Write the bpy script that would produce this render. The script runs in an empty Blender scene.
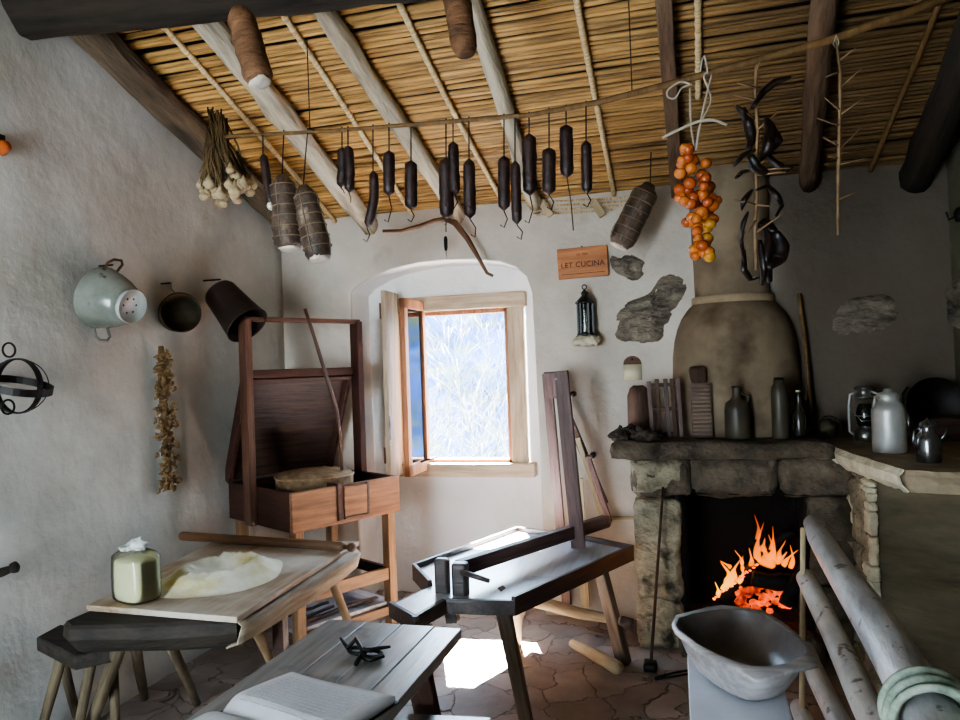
import bpy, bmesh, math, random
from mathutils import Vector, Matrix, noise
random.seed(7)
V = Vector
PI = math.pi
col = bpy.context.scene.collection
# ------------------------------------------------------------------ camera model
FPX = 725.0
YAW, PITCH, ROLL = math.radians(15.5), math.radians(0.5), math.radians(2.0)
CAM = V((2.52, -4.26, 1.49))
FWD = V((-math.sin(YAW)*math.cos(PITCH), math.cos(YAW)*math.cos(PITCH), math.sin(PITCH)))
_r0 = V((math.cos(YAW), math.sin(YAW), 0)); _u0 = _r0.cross(FWD)
RGT = _r0*math.cos(ROLL) - _u0*math.sin(ROLL)
UPV = _u0*math.cos(ROLL) + _r0*math.sin(ROLL)
def ray(x, y): return FWD*FPX + RGT*(x-480) + UPV*(360-y)
def at(x, y, X=None, Y=None, Z=None):
    """the point of the room on a wall-parallel or floor-parallel plane seen at photo pixel x, y"""
    d = ray(x, y)
    if Y is not None: t = (Y-CAM.y)/d.y
    elif X is not None: t = (X-CAM.x)/d.x
    else: t = (Z-CAM.z)/d.z
    return CAM + d*t
SL = 0.335
def zc(Y): return 2.47 - SL*Y
def onceil(x, y, off):
    d = ray(x, y)
    t = (2.47-off-CAM.z-SL*CAM.y)/(d.z+SL*d.y)
    return CAM + d*t
# ------------------------------------------------------------------ materials
def lin(c): return tuple(((v/12.92) if v <= .04045 else ((v+.055)/1.055)**2.4) for v in c)
def mk(name, c1, c2, scale=4, stretch=(1,1,1), rough=.8, bump=.3, bscale=None, metal=0, spots=None, spec=.3, dist=.01, detail=6, lo=.3, hi=.7, coat=0):
    """c1, c2 in sRGB 0..1; noise blend between them, second large noise for dirt, bump from fine noise"""
    m = bpy.data.materials.new(name); m.use_nodes = True
    nt = m.node_tree; N = nt.nodes; L = nt.links
    b = N['Principled BSDF']
    tc = N.new('ShaderNodeTexCoord'); oi = N.new('ShaderNodeObjectInfo')
    mul = N.new('ShaderNodeMath'); mul.operation = 'MULTIPLY'; mul.inputs[1].default_value = 37.0
    L.new(oi.outputs['Random'], mul.inputs[0])
    add = N.new('ShaderNodeVectorMath'); add.operation = 'ADD'
    L.new(tc.outputs['Object'], add.inputs[0]); L.new(mul.outputs[0], add.inputs[1])
    mp = N.new('ShaderNodeMapping'); mp.inputs['Scale'].default_value = stretch
    L.new(add.outputs[0], mp.inputs['Vector'])
    n1 = N.new('ShaderNodeTexNoise'); n1.inputs['Scale'].default_value = scale; n1.inputs['Detail'].default_value = detail; n1.inputs['Roughness'].default_value = .62
    L.new(mp.outputs[0], n1.inputs['Vector'])
    cr = N.new('ShaderNodeValToRGB')
    cr.color_ramp.elements[0].color = (*lin(c1), 1); cr.color_ramp.elements[1].color = (*lin(c2), 1)
    cr.color_ramp.elements[0].position = lo; cr.color_ramp.elements[1].position = hi
    L.new(n1.outputs['Fac'], cr.inputs['Fac'])
    outc = cr.outputs['Color']
    if spots:
        n2 = N.new('ShaderNodeTexNoise'); n2.inputs['Scale'].default_value = spots[1]; n2.inputs['Detail'].default_value = 4
        L.new(add.outputs[0], n2.inputs['Vector'])
        r2 = N.new('ShaderNodeValToRGB'); r2.color_ramp.elements[0].position = spots[2]; r2.color_ramp.elements[1].position = spots[3]
        r2.color_ramp.elements[0].color = (0,0,0,1); r2.color_ramp.elements[1].color = (1,1,1,1)
        L.new(n2.outputs['Fac'], r2.inputs['Fac'])
        mx = N.new('ShaderNodeMix'); mx.data_type = 'RGBA'
        L.new(r2.outputs['Color'], mx.inputs['Factor']); L.new(outc, mx.inputs['A']); mx.inputs['B'].default_value = (*lin(spots[0]), 1)
        outc = mx.outputs['Result']
    L.new(outc, b.inputs['Base Color'])
    b.inputs['Roughness'].default_value = rough; b.inputs['Metallic'].default_value = metal
    b.inputs['Specular IOR Level'].default_value = spec
    if coat: b.inputs['Coat Weight'].default_value = coat; b.inputs['Coat Roughness'].default_value = .3; b.inputs['Coat IOR'].default_value = 1.7
    if bump:
        n3 = N.new('ShaderNodeTexNoise'); n3.inputs['Scale'].default_value = bscale or scale*2.5; n3.inputs['Detail'].default_value = 7
        L.new(mp.outputs[0], n3.inputs['Vector'])
        bp = N.new('ShaderNodeBump'); bp.inputs['Strength'].default_value = bump; bp.inputs['Distance'].default_value = dist
        L.new(n3.outputs['Fac'], bp.inputs['Height']); L.new(bp.outputs[0], b.inputs['Normal'])
    m['_out'] = 0
    return m
def wood(name, c1, c2, ax='x', rough=.65, bump=.5, scale=3.2, spec=.35, k=11, dist=.006, **kw):
    s = {'x': (1, k, k), 'y': (k, 1, k), 'z': (k, k, 1)}[ax]
    return mk(name, c1, c2, scale, s, rough, bump, scale*2, spec=spec, dist=dist, **kw)
def flat(name, c, rough=.5, metal=0, emis=0, ecol=None):
    m = bpy.data.materials.new(name); m.use_nodes = True
    b = m.node_tree.nodes['Principled BSDF']
    b.inputs['Base Color'].default_value = (*lin(c), 1); b.inputs['Roughness'].default_value = rough; b.inputs['Metallic'].default_value = metal
    if emis:
        b.inputs['Emission Color'].default_value = (*lin(ecol or c), 1); b.inputs['Emission Strength'].default_value = emis
    return m
def glassy(name, c, mixf=.25, rough=.05):
    m = bpy.data.materials.new(name); m.use_nodes = True
    nt = m.node_tree; N = nt.nodes; L = nt.links
    for n in list(N):
        if n.type != 'OUTPUT_MATERIAL': N.remove(n)
    o = [n for n in N if n.type == 'OUTPUT_MATERIAL'][0]
    t = N.new('ShaderNodeBsdfTransparent'); t.inputs[0].default_value = (*lin(c), 1)
    g = N.new('ShaderNodeBsdfGlossy'); g.inputs['Roughness'].default_value = rough
    f = N.new('ShaderNodeFresnel'); f.inputs[0].default_value = 1.5
    ad = N.new('ShaderNodeMath'); ad.operation = 'ADD'; ad.use_clamp = True; ad.inputs[1].default_value = mixf
    L.new(f.outputs[0], ad.inputs[0])
    mx = N.new('ShaderNodeMixShader')
    L.new(ad.outputs[0], mx.inputs[0]); L.new(t.outputs[0], mx.inputs[1]); L.new(g.outputs[0], mx.inputs[2]); L.new(mx.outputs[0], o.inputs[0])
    return m
def plaster(name, ca, cb, soot_shade=None, lump=1.0):
    """lime plaster: broad stain noise, trowel lumps; soot = (centre x, width, colour) chimney smoke stain plus painted shade, darker towards the right"""
    m = mk(name, ca, cb, 1.3, (1,1,1), .92, 0, spec=.15, lo=.35, hi=.62, detail=8, spots=((.62,.57,.51), 4.5, .64, .86))
    nt = m.node_tree; N = nt.nodes; L = nt.links; b = N['Principled BSDF']
    tc = N.new('ShaderNodeTexCoord')
    prev = None
    for sc_, st, ds in ((2.2, .45, .06), (7, .25, .018), (38, .22, .005)):
        n = N.new('ShaderNodeTexNoise'); n.inputs['Scale'].default_value = sc_; n.inputs['Detail'].default_value = 6; n.inputs['Roughness'].default_value = .55
        n.inputs['Distortion'].default_value = .1
        L.new(tc.outputs['Object'], n.inputs['Vector'])
        bp = N.new('ShaderNodeBump'); bp.inputs['Strength'].default_value = min(1, st*lump); bp.inputs['Distance'].default_value = ds*lump
        L.new(n.outputs['Fac'], bp.inputs['Height'])
        if prev: L.new(prev.outputs[0], bp.inputs['Normal'])
        prev = bp
    L.new(prev.outputs[0], b.inputs['Normal'])
    if soot_shade:
        src = b.inputs['Base Color'].links[0].from_socket
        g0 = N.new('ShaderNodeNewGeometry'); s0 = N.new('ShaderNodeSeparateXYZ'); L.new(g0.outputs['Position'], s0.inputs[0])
        m0 = N.new('ShaderNodeMapRange'); m0.inputs['From Min'].default_value = .006; m0.inputs['From Max'].default_value = .03  # recess faces whitened in the colour, standing in for light off the sill
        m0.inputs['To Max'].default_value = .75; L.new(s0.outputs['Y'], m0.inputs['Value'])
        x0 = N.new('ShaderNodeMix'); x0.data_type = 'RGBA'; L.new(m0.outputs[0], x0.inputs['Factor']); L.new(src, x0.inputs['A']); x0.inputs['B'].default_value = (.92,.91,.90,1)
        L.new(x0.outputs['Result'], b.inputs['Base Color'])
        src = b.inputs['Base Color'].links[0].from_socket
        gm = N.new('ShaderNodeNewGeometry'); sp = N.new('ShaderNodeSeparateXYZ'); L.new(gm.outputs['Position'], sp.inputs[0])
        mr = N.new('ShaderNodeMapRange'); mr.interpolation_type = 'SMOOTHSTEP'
        mr.inputs['From Min'].default_value = soot_shade[0]; mr.inputs['From Max'].default_value = soot_shade[1]
        mr.inputs['To Min'].default_value = 0; mr.inputs['To Max'].default_value = soot_shade[3]
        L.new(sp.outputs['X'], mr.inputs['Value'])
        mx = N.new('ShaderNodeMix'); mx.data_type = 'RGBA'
        L.new(mr.outputs[0], mx.inputs['Factor']); L.new(src, mx.inputs['A']); mx.inputs['B'].default_value = (*lin(soot_shade[2]), 1)
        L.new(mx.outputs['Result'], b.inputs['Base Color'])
    return m
def add_soot_shade(m, x0, x1, colr, amt):  # mixes in a dark tone along x: smoke stain and painted shade together
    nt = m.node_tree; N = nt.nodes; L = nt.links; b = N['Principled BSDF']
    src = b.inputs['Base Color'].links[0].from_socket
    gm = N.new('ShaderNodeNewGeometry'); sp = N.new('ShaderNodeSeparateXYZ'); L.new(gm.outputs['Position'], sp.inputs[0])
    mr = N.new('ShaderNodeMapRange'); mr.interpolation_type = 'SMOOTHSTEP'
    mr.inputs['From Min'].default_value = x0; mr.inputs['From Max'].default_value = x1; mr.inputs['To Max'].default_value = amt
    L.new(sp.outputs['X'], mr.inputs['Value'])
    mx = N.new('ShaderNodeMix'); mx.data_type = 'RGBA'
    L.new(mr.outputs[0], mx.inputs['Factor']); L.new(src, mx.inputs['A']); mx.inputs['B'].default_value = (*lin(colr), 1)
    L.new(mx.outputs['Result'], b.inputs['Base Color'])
# ------------------------------------------------------------------ mesh builder
WM = {}
class MB:
    def __init__(s): s.v = []; s.f = []; s.sm = []
    def add(s, vs, fs, smooth=False):
        n = len(s.v); s.v += [V(p) for p in vs]
        for f in fs: s.f.append([i+n for i in f]); s.sm.append(smooth)
        return s
    def hexa(s, b, t):      # bottom 4 / top 4 corner points
        return s.add(list(b)+list(t), [(3,2,1,0),(4,5,6,7),(0,1,5,4),(1,2,6,5),(2,3,7,6),(3,0,4,7)])
    def box(s, x0, x1, y0, y1, z0, z1):
        return s.hexa([(x0,y0,z0),(x1,y0,z0),(x1,y1,z0),(x0,y1,z0)], [(x0,y0,z1),(x1,y0,z1),(x1,y1,z1),(x0,y1,z1)])
    def bar(s, p0, p1, w, h, w2=None, h2=None, side=None):
        """rectangular bar p0->p1, w along side, h along the other way"""
        p0, p1 = V(p0), V(p1); a = (p1-p0).normalized()
        sd = V(side) if side is not None else (V((0,0,1)).cross(a) if abs(a.z) < .95 else V((1,0,0)))
        sd = (sd - a*sd.dot(a)).normalized(); up = a.cross(sd)
        w2 = w if w2 is None else w2; h2 = h if h2 is None else h2
        r = lambda p, ww, hh: [p-sd*ww/2-up*hh/2, p+sd*ww/2-up*hh/2, p+sd*ww/2+up*hh/2, p-sd*ww/2+up*hh/2]
        return s.hexa(r(p0, w, h), r(p1, w2, h2))
    def tube(s, pts, r, n=10, jit=0, closed=False, cap=True, flatten=1.0):
        pts = [V(p) for p in pts]; m = len(pts)
        R = r if isinstance(r, (list, tuple)) else [r]*m
        vs = []; ref = None
        for i, p in enumerate(pts):
            if closed: t = pts[(i+1) % m]-pts[i-1]
            else: t = pts[min(i+1, m-1)]-pts[max(i-1, 0)]
            t.normalize()
            if ref is None:
                ref = V((0,0,1)) if abs(t.z) < .9 else V((1,0,0))
            ref = (ref - t*ref.dot(t)).normalized(); b = t.cross(ref)
            for k in range(n):
                a = 2*PI*k/n
                rr = R[i]*(1+(random.uniform(-jit, jit) if jit else 0))
                vs.append(p + ref*math.cos(a)*rr*flatten + b*math.sin(a)*rr)
        fs = []
        for i in range(m if closed else m-1):
            j = (i+1) % m
            for k in range(n):
                k2 = (k+1) % n
                fs.append((i*n+k, i*n+k2, j*n+k2, j*n+k))
        if cap and not closed:
            fs.append(tuple(range(n-1, -1, -1))); fs.append(tuple((m-1)*n+k for k in range(n)))
        return s.add(vs, fs, True)
    def lathe(s, c, prof, n=28, axis=(0,0,1), sx=1, sy=1, xdir=None, a0=0, a1=2*PI, capends=False):
        """prof = [(r, h)...] about an axis through c"""
        ax = V(axis).normalized()
        xd = V(xdir) if xdir is not None else (V((1,0,0)) if abs(ax.x) < .9 else V((0,1,0)))
        xd = (xd-ax*xd.dot(ax)).normalized(); yd = ax.cross(xd); c = V(c)
        full = abs(a1-a0-2*PI) < 1e-6; nn = n if full else n+1
        vs = [c+ax*h+xd*math.cos(a0+(a1-a0)*k/n)*r*sx+yd*math.sin(a0+(a1-a0)*k/n)*r*sy for r, h in prof for k in range(nn)]
        fs = []
        for i in range(len(prof)-1):
            for k in range(n):
                k2 = (k+1) % nn if full else k+1
                fs.append((i*nn+k, i*nn+k2, (i+1)*nn+k2, (i+1)*nn+k))
        if capends:
            if prof[0][0] > 1e-5: fs.append(tuple(range(nn-1, -1, -1)))
            if prof[-1][0] > 1e-5: fs.append(tuple((len(prof)-1)*nn+k for k in range(nn)))
        return s.add(vs, fs, True)
    def ell(s, c, rx, ry, rz, n=12, m=8, mat=None, jit=0):
        vs = []; fs = []
        sd = random.random()*50
        for i in range(m+1):
            th = PI*i/m
            for k in range(n):
                p = V((math.sin(th)*math.cos(2*PI*k/n), math.sin(th)*math.sin(2*PI*k/n), math.cos(th)))
                if jit: p *= 1+jit*noise.noise(p*1.7+V((sd, 0, 0)))
                p = V((p.x*rx, p.y*ry, p.z*rz))
                if mat: p = mat @ p
                vs.append(V(c)+p)
        for i in range(m):
            for k in range(n): fs.append((i*n+k, (i+1)*n+k, (i+1)*n+(k+1) % n, i*n+(k+1) % n))
        return s.add(vs, fs, True)
    def prism(s, poly, z0, z1, z1s=None):
        n = len(poly)
        vs = [(p[0], p[1], z0) for p in poly]+[(p[0], p[1], z1) for p in poly]
        return s.add(vs, [tuple(range(n-1, -1, -1)), tuple(range(n, 2*n))]+[(i, (i+1) % n, n+(i+1) % n, n+i) for i in range(n)])
    def rough(s, x0, x1, y0, y1, z0, z1, step=.05, amp=.012, fr=6, seed=0, smooth_=True):
        """stone-like box: subdivided and displaced by noise"""
        L = (x1-x0, y1-y0, z1-z0); n = [max(1, int(round(l/step))) for l in L]
        idx = {}; vs = []; fs = []
        def vid(i, j, k):
            if (i, j, k) in idx: return idx[(i, j, k)]
            p = V((x0+L[0]*i/n[0], y0+L[1]*j/n[1], z0+L[2]*k/n[2]))
            # round the corners a little
            q = V(p); d = noise.noise_vector(p*fr+V((seed, seed*2, 0)))*amp + noise.noise_vector(p*fr*3+V((0, seed, 0)))*amp*.45
            ext = [i in (0, n[0]), j in (0, n[1]), k in (0, n[2])]
            if sum(ext) >= 2:
                c = V(((x0+x1)/2, (y0+y1)/2, (z0+z1)/2)); dd = (c-p)
                for a in range(3):
                    if ext[a]: q[a] += math.copysign(min(abs(dd[a]), amp*.8), dd[a])
            vs.append(q+d); idx[(i, j, k)] = len(vs)-1
            return idx[(i, j, k)]
        for a, b, c in ((0, 1, 2), (1, 2, 0), (2, 0, 1)):
            for side in (0, n[c]):
                for i in range(n[a]):
                    for j in range(n[b]):
                        q = []
                        for (di, dj) in ((0,0),(1,0),(1,1),(0,1)):
                            t = [0, 0, 0]; t[a] = i+di; t[b] = j+dj; t[c] = side; q.append(vid(*t))
                        fs.append(tuple(q) if side else tuple(reversed(q)))
        return s.add(vs, fs, smooth_)
    def build(s, name, m, parent=None, frame=None, bevel=0, weld=False, sub=0, solid=0):
        if frame is None:
            lo = V([min(p[i] for p in s.v) for i in range(3)]); hi = V([max(p[i] for p in s.v) for i in range(3)])
            frame = Matrix.Translation((lo+hi)/2)
        inv = frame.inverted()
        me = bpy.data.meshes.new(name)
        me.from_pydata([inv @ p for p in s.v], [], s.f)
        me.polygons.foreach_set('use_smooth', s.sm)
        bm = bmesh.new(); bm.from_mesh(me)
        if weld: bmesh.ops.remove_doubles(bm, verts=bm.verts, dist=1e-4)
        bmesh.ops.recalc_face_normals(bm, faces=bm.faces); bm.to_mesh(me); bm.free()
        me.materials.append(m)
        o = bpy.data.objects.new(name, me); col.objects.link(o)
        o.matrix_basis = frame
        WM[o] = frame.copy()
        if parent: adopt(o, parent)
        if solid:
            md = o.modifiers.new('s', 'SOLIDIFY'); md.thickness = solid; md.offset = 0
        if bevel:
            md = o.modifiers.new('b', 'BEVEL'); md.width = bevel; md.segments = 2; md.limit_method = 'ANGLE'; md.angle_limit = math.radians(40)
        if sub:
            md = o.modifiers.new('u', 'SUBSURF'); md.levels = sub; md.render_levels = sub
        return o
def adopt(o, p):
    o.parent = p; o.matrix_parent_inverse = WM[p].inverted()
def xframe(p0, p1):
    p0, p1 = V(p0), V(p1); a = (p1-p0).normalized()
    u = V((0,0,1)) if abs(a.z) < .95 else V((0,1,0))
    y = u.cross(a).normalized(); z = a.cross(y)
    M = Matrix((a, y, z)).transposed().to_4x4(); M.translation = (p0+p1)/2
    return M
def bar(name, p0, p1, w, h, m, parent=None, bevel=.004, **k):
    return MB().bar(p0, p1, w, h, **k).build(name, m, parent, xframe(p0, p1), bevel)
def tub(name, pts, r, m, parent=None, n=10, **k):
    return MB().tube(pts, r, n, **k).build(name, m, parent, xframe(pts[0], pts[-1]))
def bend(p0, p1, n=8, amp=.01, sag=0, seed=None):
    p0, p1 = V(p0), V(p1); s = random.random()*99 if seed is None else seed
    out = []
    for i in range(n+1):
        t = i/n; q = p0.lerp(p1, t)
        w = math.sin(PI*t)**.5 if 0 < t < 1 else 0
        q = q + noise.noise_vector(V((t*2.3+s, s, 0)))*amp*w + V((0,0,-sag*math.sin(PI*t)))
        out.append(q)
    return out
def smooth(P, k=5):
    out = []; n = len(P)
    for i in range(n-1):
        a, b, c, d = P[max(0, i-1)], P[i], P[i+1], P[min(n-1, i+2)]
        for s in range(k):
            u = s/k; out.append(.5*((2*b)+(c-a)*u+(2*a-5*b+4*c-d)*u*u+(3*b-a-3*c+d)*u**3))
    return out+[P[-1]]
def tag(o, label, cat, group=None, kind=None):
    o['label'] = label; o['category'] = cat
    if group: o['group'] = group
    if kind: o['kind'] = kind
    return o
def thing(name, label, cat, loc, group=None):
    o = bpy.data.objects.new(name, None); col.objects.link(o); o.location = loc
    o.empty_display_size = .05
    WM[o] = Matrix.Translation(V(loc)); return tag(o, label, cat, group)
def struct(o): o['kind'] = 'structure'; return o
def arc(c, r, a0, a1, n, ux=(1,0,0), uy=(0,0,1), ry=None):
    ux, uy, c = V(ux), V(uy), V(c); ry = r if ry is None else ry
    return [c+ux*r*math.cos(a0+(a1-a0)*i/n)+uy*ry*math.sin(a0+(a1-a0)*i/n) for i in range(n+1)]
def ring(c, r, tr, ux, uy, n=28, tn=6, ry=None):
    return arc(c, r, 0, 2*PI, n, ux, uy, ry)[:-1], tr
exec_parts = []
# ------------------------------------------------------------------ material library
M = {}
M['plaster'] = plaster('lime_plaster_back', (.83,.79,.74), (.71,.67,.62), soot_shade=(2.65, 3.15, (.29,.245,.205), .9), lump=1.2)  # right part: smoke stain and the hood's shade share one painted tone
M['plasterL'] = plaster('lime_plaster_side', (.82,.81,.78), (.68,.67,.64))
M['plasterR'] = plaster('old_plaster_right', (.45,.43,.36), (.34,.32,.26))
M['niche'] = plaster('niche_plaster', (.93,.91,.89), (.84,.82,.80))
M['rafter'] = wood('rafter_wood', (.17,.14,.11), (.42,.36,.29), rough=.9, bump=1, scale=2.2, k=6, dist=.025)
M['rafter_pale'] = wood('pale_rafter_wood', (.36,.32,.26), (.78,.73,.64), rough=.9, bump=1, scale=2.2, k=6, dist=.025, lo=.25, hi=.6)
M['rafter_dark'] = wood('dark_rafter_wood', (.24,.18,.13), (.44,.35,.27), rough=.9, bump=1, scale=2.2, k=6, dist=.02)
M['beam'] = wood('smoked_beam_wood', (.07,.06,.05), (.22,.18,.14), rough=.9, bump=1, scale=2, k=8)
M['reed'] = mk('reed_ceiling_reeds', (.30,.21,.11), (.86,.67,.40), 6, (.35, 7, 7), .55, .35, 20, spec=.35, lo=.3, hi=.68)
add_soot_shade(M['reed'], 1.9, 3.2, (.22,.16,.10), .82)  # reeds darken to the right, part smoke stain, part shade painted in
M['reedback'] = mk('reed_mat_backing', (.05,.035,.02), (.10,.07,.04), 8)
M['cane'] = mk('ribbed_cane', (.62,.48,.30), (.95,.86,.68), 7, (14, 1, 1), .55, .4, spec=.4)
M['cane_dark'] = mk('dark_cane', (.34,.25,.15), (.48,.37,.23), 5, (5, 1, 1), .6, .4)
M['floor'] = None
M['redwood'] = wood('reddish_old_wood', (.21,.135,.10), (.40,.27,.21), rough=.5, spec=.4)
M['darkred'] = wood('dark_red_wood', (.16,.09,.07), (.30,.18,.14), rough=.55)
M['chestfront'] = wood('worn_orange_wood', (.34,.23,.16), (.62,.45,.33), ax='x', rough=.55, spots=((.26,.15,.10), 9, .6, .75))
M['chestleg'] = wood('orange_pine_leg', (.42,.32,.23), (.66,.52,.39), rough=.55)
M['lidwood'] = wood('dark_lid_boards', (.13,.09,.08), (.34,.25,.21), rough=.45)
M['slab'] = wood('dark_slab_wood', (.10,.085,.07), (.24,.205,.17), ax='x', rough=.75, bump=.8)
M['sapwood'] = wood('pale_sapwood', (.48,.42,.34), (.72,.66,.57), ax='y', rough=.75, bump=.6)
M['board'] = wood('floured_board', (.52,.42,.32), (.72,.64,.55), ax='y', rough=.5, spots=((.80,.76,.70), 3, .45, .7))
M['greytop'] = wood('weathered_table_boards', (.36,.35,.34), (.62,.61,.59), ax='y', rough=.36, spec=.85, bump=.25, coat=.6, spots=((.20,.16,.14), 7, .58, .72))
M['bench'] = wood('dark_bench_wood', (.17,.13,.12), (.32,.26,.24), rough=.4, spec=.6)
M['benchtop'] = wood('worn_bench_top', (.60,.60,.62), (.82,.82,.85), ax='y', rough=.33, spec=.9, bump=.15, coat=.8, spots=((.24,.20,.19), 5, .55, .75))
M['benchleg'] = wood('bench_leg_wood', (.30,.25,.20), (.52,.45,.38), rough=.7)
M['palewood'] = wood('pale_branch_wood', (.58,.50,.38), (.80,.73,.60), rough=.7)
M['rusticleg'] = wood('round_leg_wood', (.24,.20,.15), (.46,.40,.31), rough=.75, bump=.8)
M['tanleg'] = wood('tan_round_leg', (.44,.35,.25), (.66,.56,.43), rough=.7)
M['purlwood'] = wood('purple_brown_wood', (.26,.19,.18), (.44,.34,.32), rough=.55)
M['pinwood'] = wood('rolling_pin_wood', (.26,.17,.11), (.44,.31,.21), rough=.5)
M['windowpale'] = wood('pale_window_wood', (.54,.47,.38), (.76,.69,.59), ax='z', rough=.6)
M['windoworange'] = wood('orange_window_wood', (.50,.31,.19), (.70,.48,.32), ax='z', rough=.5)
M['windowpaleH'] = wood('pale_window_rail', (.58,.50,.41), (.78,.71,.61), ax='x', rough=.6)
M['stone'] = mk('fireplace_stone', (.40,.37,.31), (.68,.63,.53), 7, (1,1,1.3), .9, 1, 14, dist=.05, spots=((.22,.20,.16), 9, .55, .7))
M['soot_stone'] = mk('sooty_stone', (.14,.12,.10), (.44,.39,.33), 6, (1,1,1), .85, 1, 14, dist=.05)
M['soot_black'] = mk('firebox_soot', (.035,.03,.028), (.09,.07,.06), 5, (1,1,1), .95, .8, 12, dist=.02)
M['wallstone'] = mk('grey_wall_stone', (.24,.22,.19), (.58,.53,.47), 8, (1,1,2.2), .9, 1, 14, dist=.05)
M['clay'] = mk('smoked_clay_hood', (.40,.345,.28), (.56,.49,.40), 2.5, (1,1,1), .8, .35, 9, dist=.015, spots=((.30,.24,.18), 4, .5, .7))
M['limecrust'] = mk('pale_broken_plaster', (.66,.62,.52), (.86,.82,.72), 9, (1,1,1), .9, .9, 18, dist=.02)
M['iron'] = mk('black_iron', (.07,.065,.06), (.17,.155,.14), 12, (1,1,1), .5, .4, 30, metal=.7, spec=.5, dist=.003)
M['blackpaint'] = mk('black_painted_metal', (.05,.05,.055), (.11,.11,.115), 12, (1,1,1), .42, .1, spec=.5)
M['rust'] = mk('rusty_iron', (.22,.14,.10), (.36,.25,.18), 20, (1,1,1), .75, .4, metal=.3)
M['steel'] = mk('dull_steel', (.42,.42,.41), (.62,.62,.60), 9, (1,1,1), .28, .1, metal=.9)
M['alu'] = mk('brushed_aluminium_can', (.60,.60,.58), (.76,.76,.74), 5, (1,1,1), .42, .1, metal=.45)
M['enamel'] = mk('worn_enamel', (.36,.38,.35), (.54,.55,.51), 5, (1,1,1), .22, .05, spec=.6, spots=((.25,.24,.2), 14, .66, .72))
M['enamelw'] = mk('white_enamel', (.52,.53,.51), (.70,.71,.69), 6, (1,1,1), .2, .05, spec=.6)
M['copper'] = mk('tarnished_pan', (.17,.155,.12), (.33,.29,.22), 7, (1,1,1), .6, .2, metal=.6)
M['leather'] = mk('dark_brown_tin', (.10,.07,.06), (.20,.145,.12), 6, (1,1,1), .5, .2)
M['sausage'] = mk('dry_dark_sausage', (.085,.05,.045), (.23,.14,.125), 24, (1,1,1), .45, .9, 60, spec=.5, dist=.006)
M['cured'] = mk('cured_meat', (.15,.105,.085), (.42,.34,.28), 15, (1,1,1), .55, .9, 30, spec=.5, dist=.01, spots=((.62,.55,.47), 12, .62, .75))
M['pelt'] = mk('red_brown_netted_meat', (.24,.16,.10), (.50,.36,.25), 9, (3.5,1,1), .7, .9, 30, dist=.01)
M['fat'] = mk('white_fat', (.74,.68,.60), (.90,.86,.80), 14, (1,1,1), .6, .5)
M['string'] = flat('twine', (.34,.27,.20), .9)
M['net'] = flat('pale_netting', (.50,.43,.35), .9)
M['dstring'] = flat('dark_twine', (.16,.12,.10), .9)
M['wstring'] = flat('white_cord', (.66,.62,.56), .8)
M['garlic'] = mk('garlic_skin', (.46,.39,.28), (.78,.70,.56), 16, (1,1,1), .5, .3)
M['stalk'] = mk('dry_stalk', (.24,.18,.11), (.46,.37,.24), 12, (1,1,1), .8, .4)
M['onion'] = mk('orange_tomato', (.66,.33,.11), (.82,.50,.22), 6, (1,1,1), .22, .05, spec=.6)
M['onion_red'] = mk('red_tomato', (.58,.25,.11), (.74,.38,.17), 6, (1,1,1), .2, .05, spec=.6)
M['onion_y'] = mk('ochre_tomato', (.62,.42,.10), (.80,.58,.22), 6, (1,1,1), .22, .05, spec=.6)
M['pepper'] = mk('dried_black_pepper', (.04,.03,.03), (.15,.09,.07), 9, (1,1,1), .33, .7, 22, spec=.4)
M['twig'] = mk('thorny_twig', (.38,.29,.20), (.60,.49,.37), 12, (1,1,1), .8, .3)
M['flour'] = mk('semolina_flour', (.84,.82,.70), (.94,.93,.88), 9, (1,1,1), .95, .6, 60, dist=.004, spots=((.80,.75,.52), 5, .5, .66))
M['flourbag'] = mk('yellow_flour', (.82,.81,.62), (.90,.89,.72), 5, (1,1,1), .9, .2)
M['plastic'] = glassy('clear_plastic', (.97,.97,.96), .03, .22)
M['milky'] = mk('milky_plastic', (.70,.72,.68), (.86,.87,.84), 8, (1,1,1), .25, .4, spec=.6)
M['glass'] = glassy('window_glass', (.86,.90,.95), .12, .03)
M['lampglass'] = glassy('lamp_glass', (.70,.72,.70), .04, .08)
M['paper'] = mk('book_paper', (.78,.78,.79), (.88,.88,.89), 3, (1,1,1), .8, .1)
M['sign'] = wood('orange_sign_board', (.55,.33,.19), (.76,.50,.31), ax='x', rough=.55, bump=.3)
M['signink'] = flat('burnt_letters', (.20,.10,.06), .8)
M['cream'] = mk('cream_clay', (.76,.72,.60), (.86,.82,.70), 6, (1,1,1), .6, .2)
M['trough'] = wood('trough_grey_wood', (.50,.48,.47), (.74,.72,.72), rough=.35, spec=.7, bump=.25)
M['troughin'] = mk('trough_hollow', (.24,.20,.18), (.46,.42,.40), 4, (1,1,1), .34, .3, spec=.7)
M['whitewood'] = mk('white_painted_wood', (.74,.75,.79), (.86,.87,.90), 3, (1,1,1), .4, .25, spec=.7)
M['log'] = mk('barked_grey_log', (.50,.49,.49), (.78,.77,.77), 5, (1,3,3), .4, .7, 14, spec=.8, coat=.4, dist=.01, spots=((.26,.23,.21), 17, .61, .66))
M['logpale'] = mk('pale_stripped_log', (.62,.59,.56), (.84,.81,.78), 5, (1,3,3), .45, .4, spec=.6, spots=((.40,.34,.30), 19, .62, .68))
M['rope'] = mk('green_grey_rope', (.42,.48,.42), (.68,.72,.66), 30, (1,1,1), .8, .5)
M['char'] = mk('charred_log', (.03,.025,.02), (.10,.085,.075), 10, (1,1,1), .8, .9, 20, dist=.01)
M['darkglass'] = mk('dark_bottle_glass', (.13,.12,.09), (.19,.17,.13), 5, (1,1,1), .25, 0, spec=.5)
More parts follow.
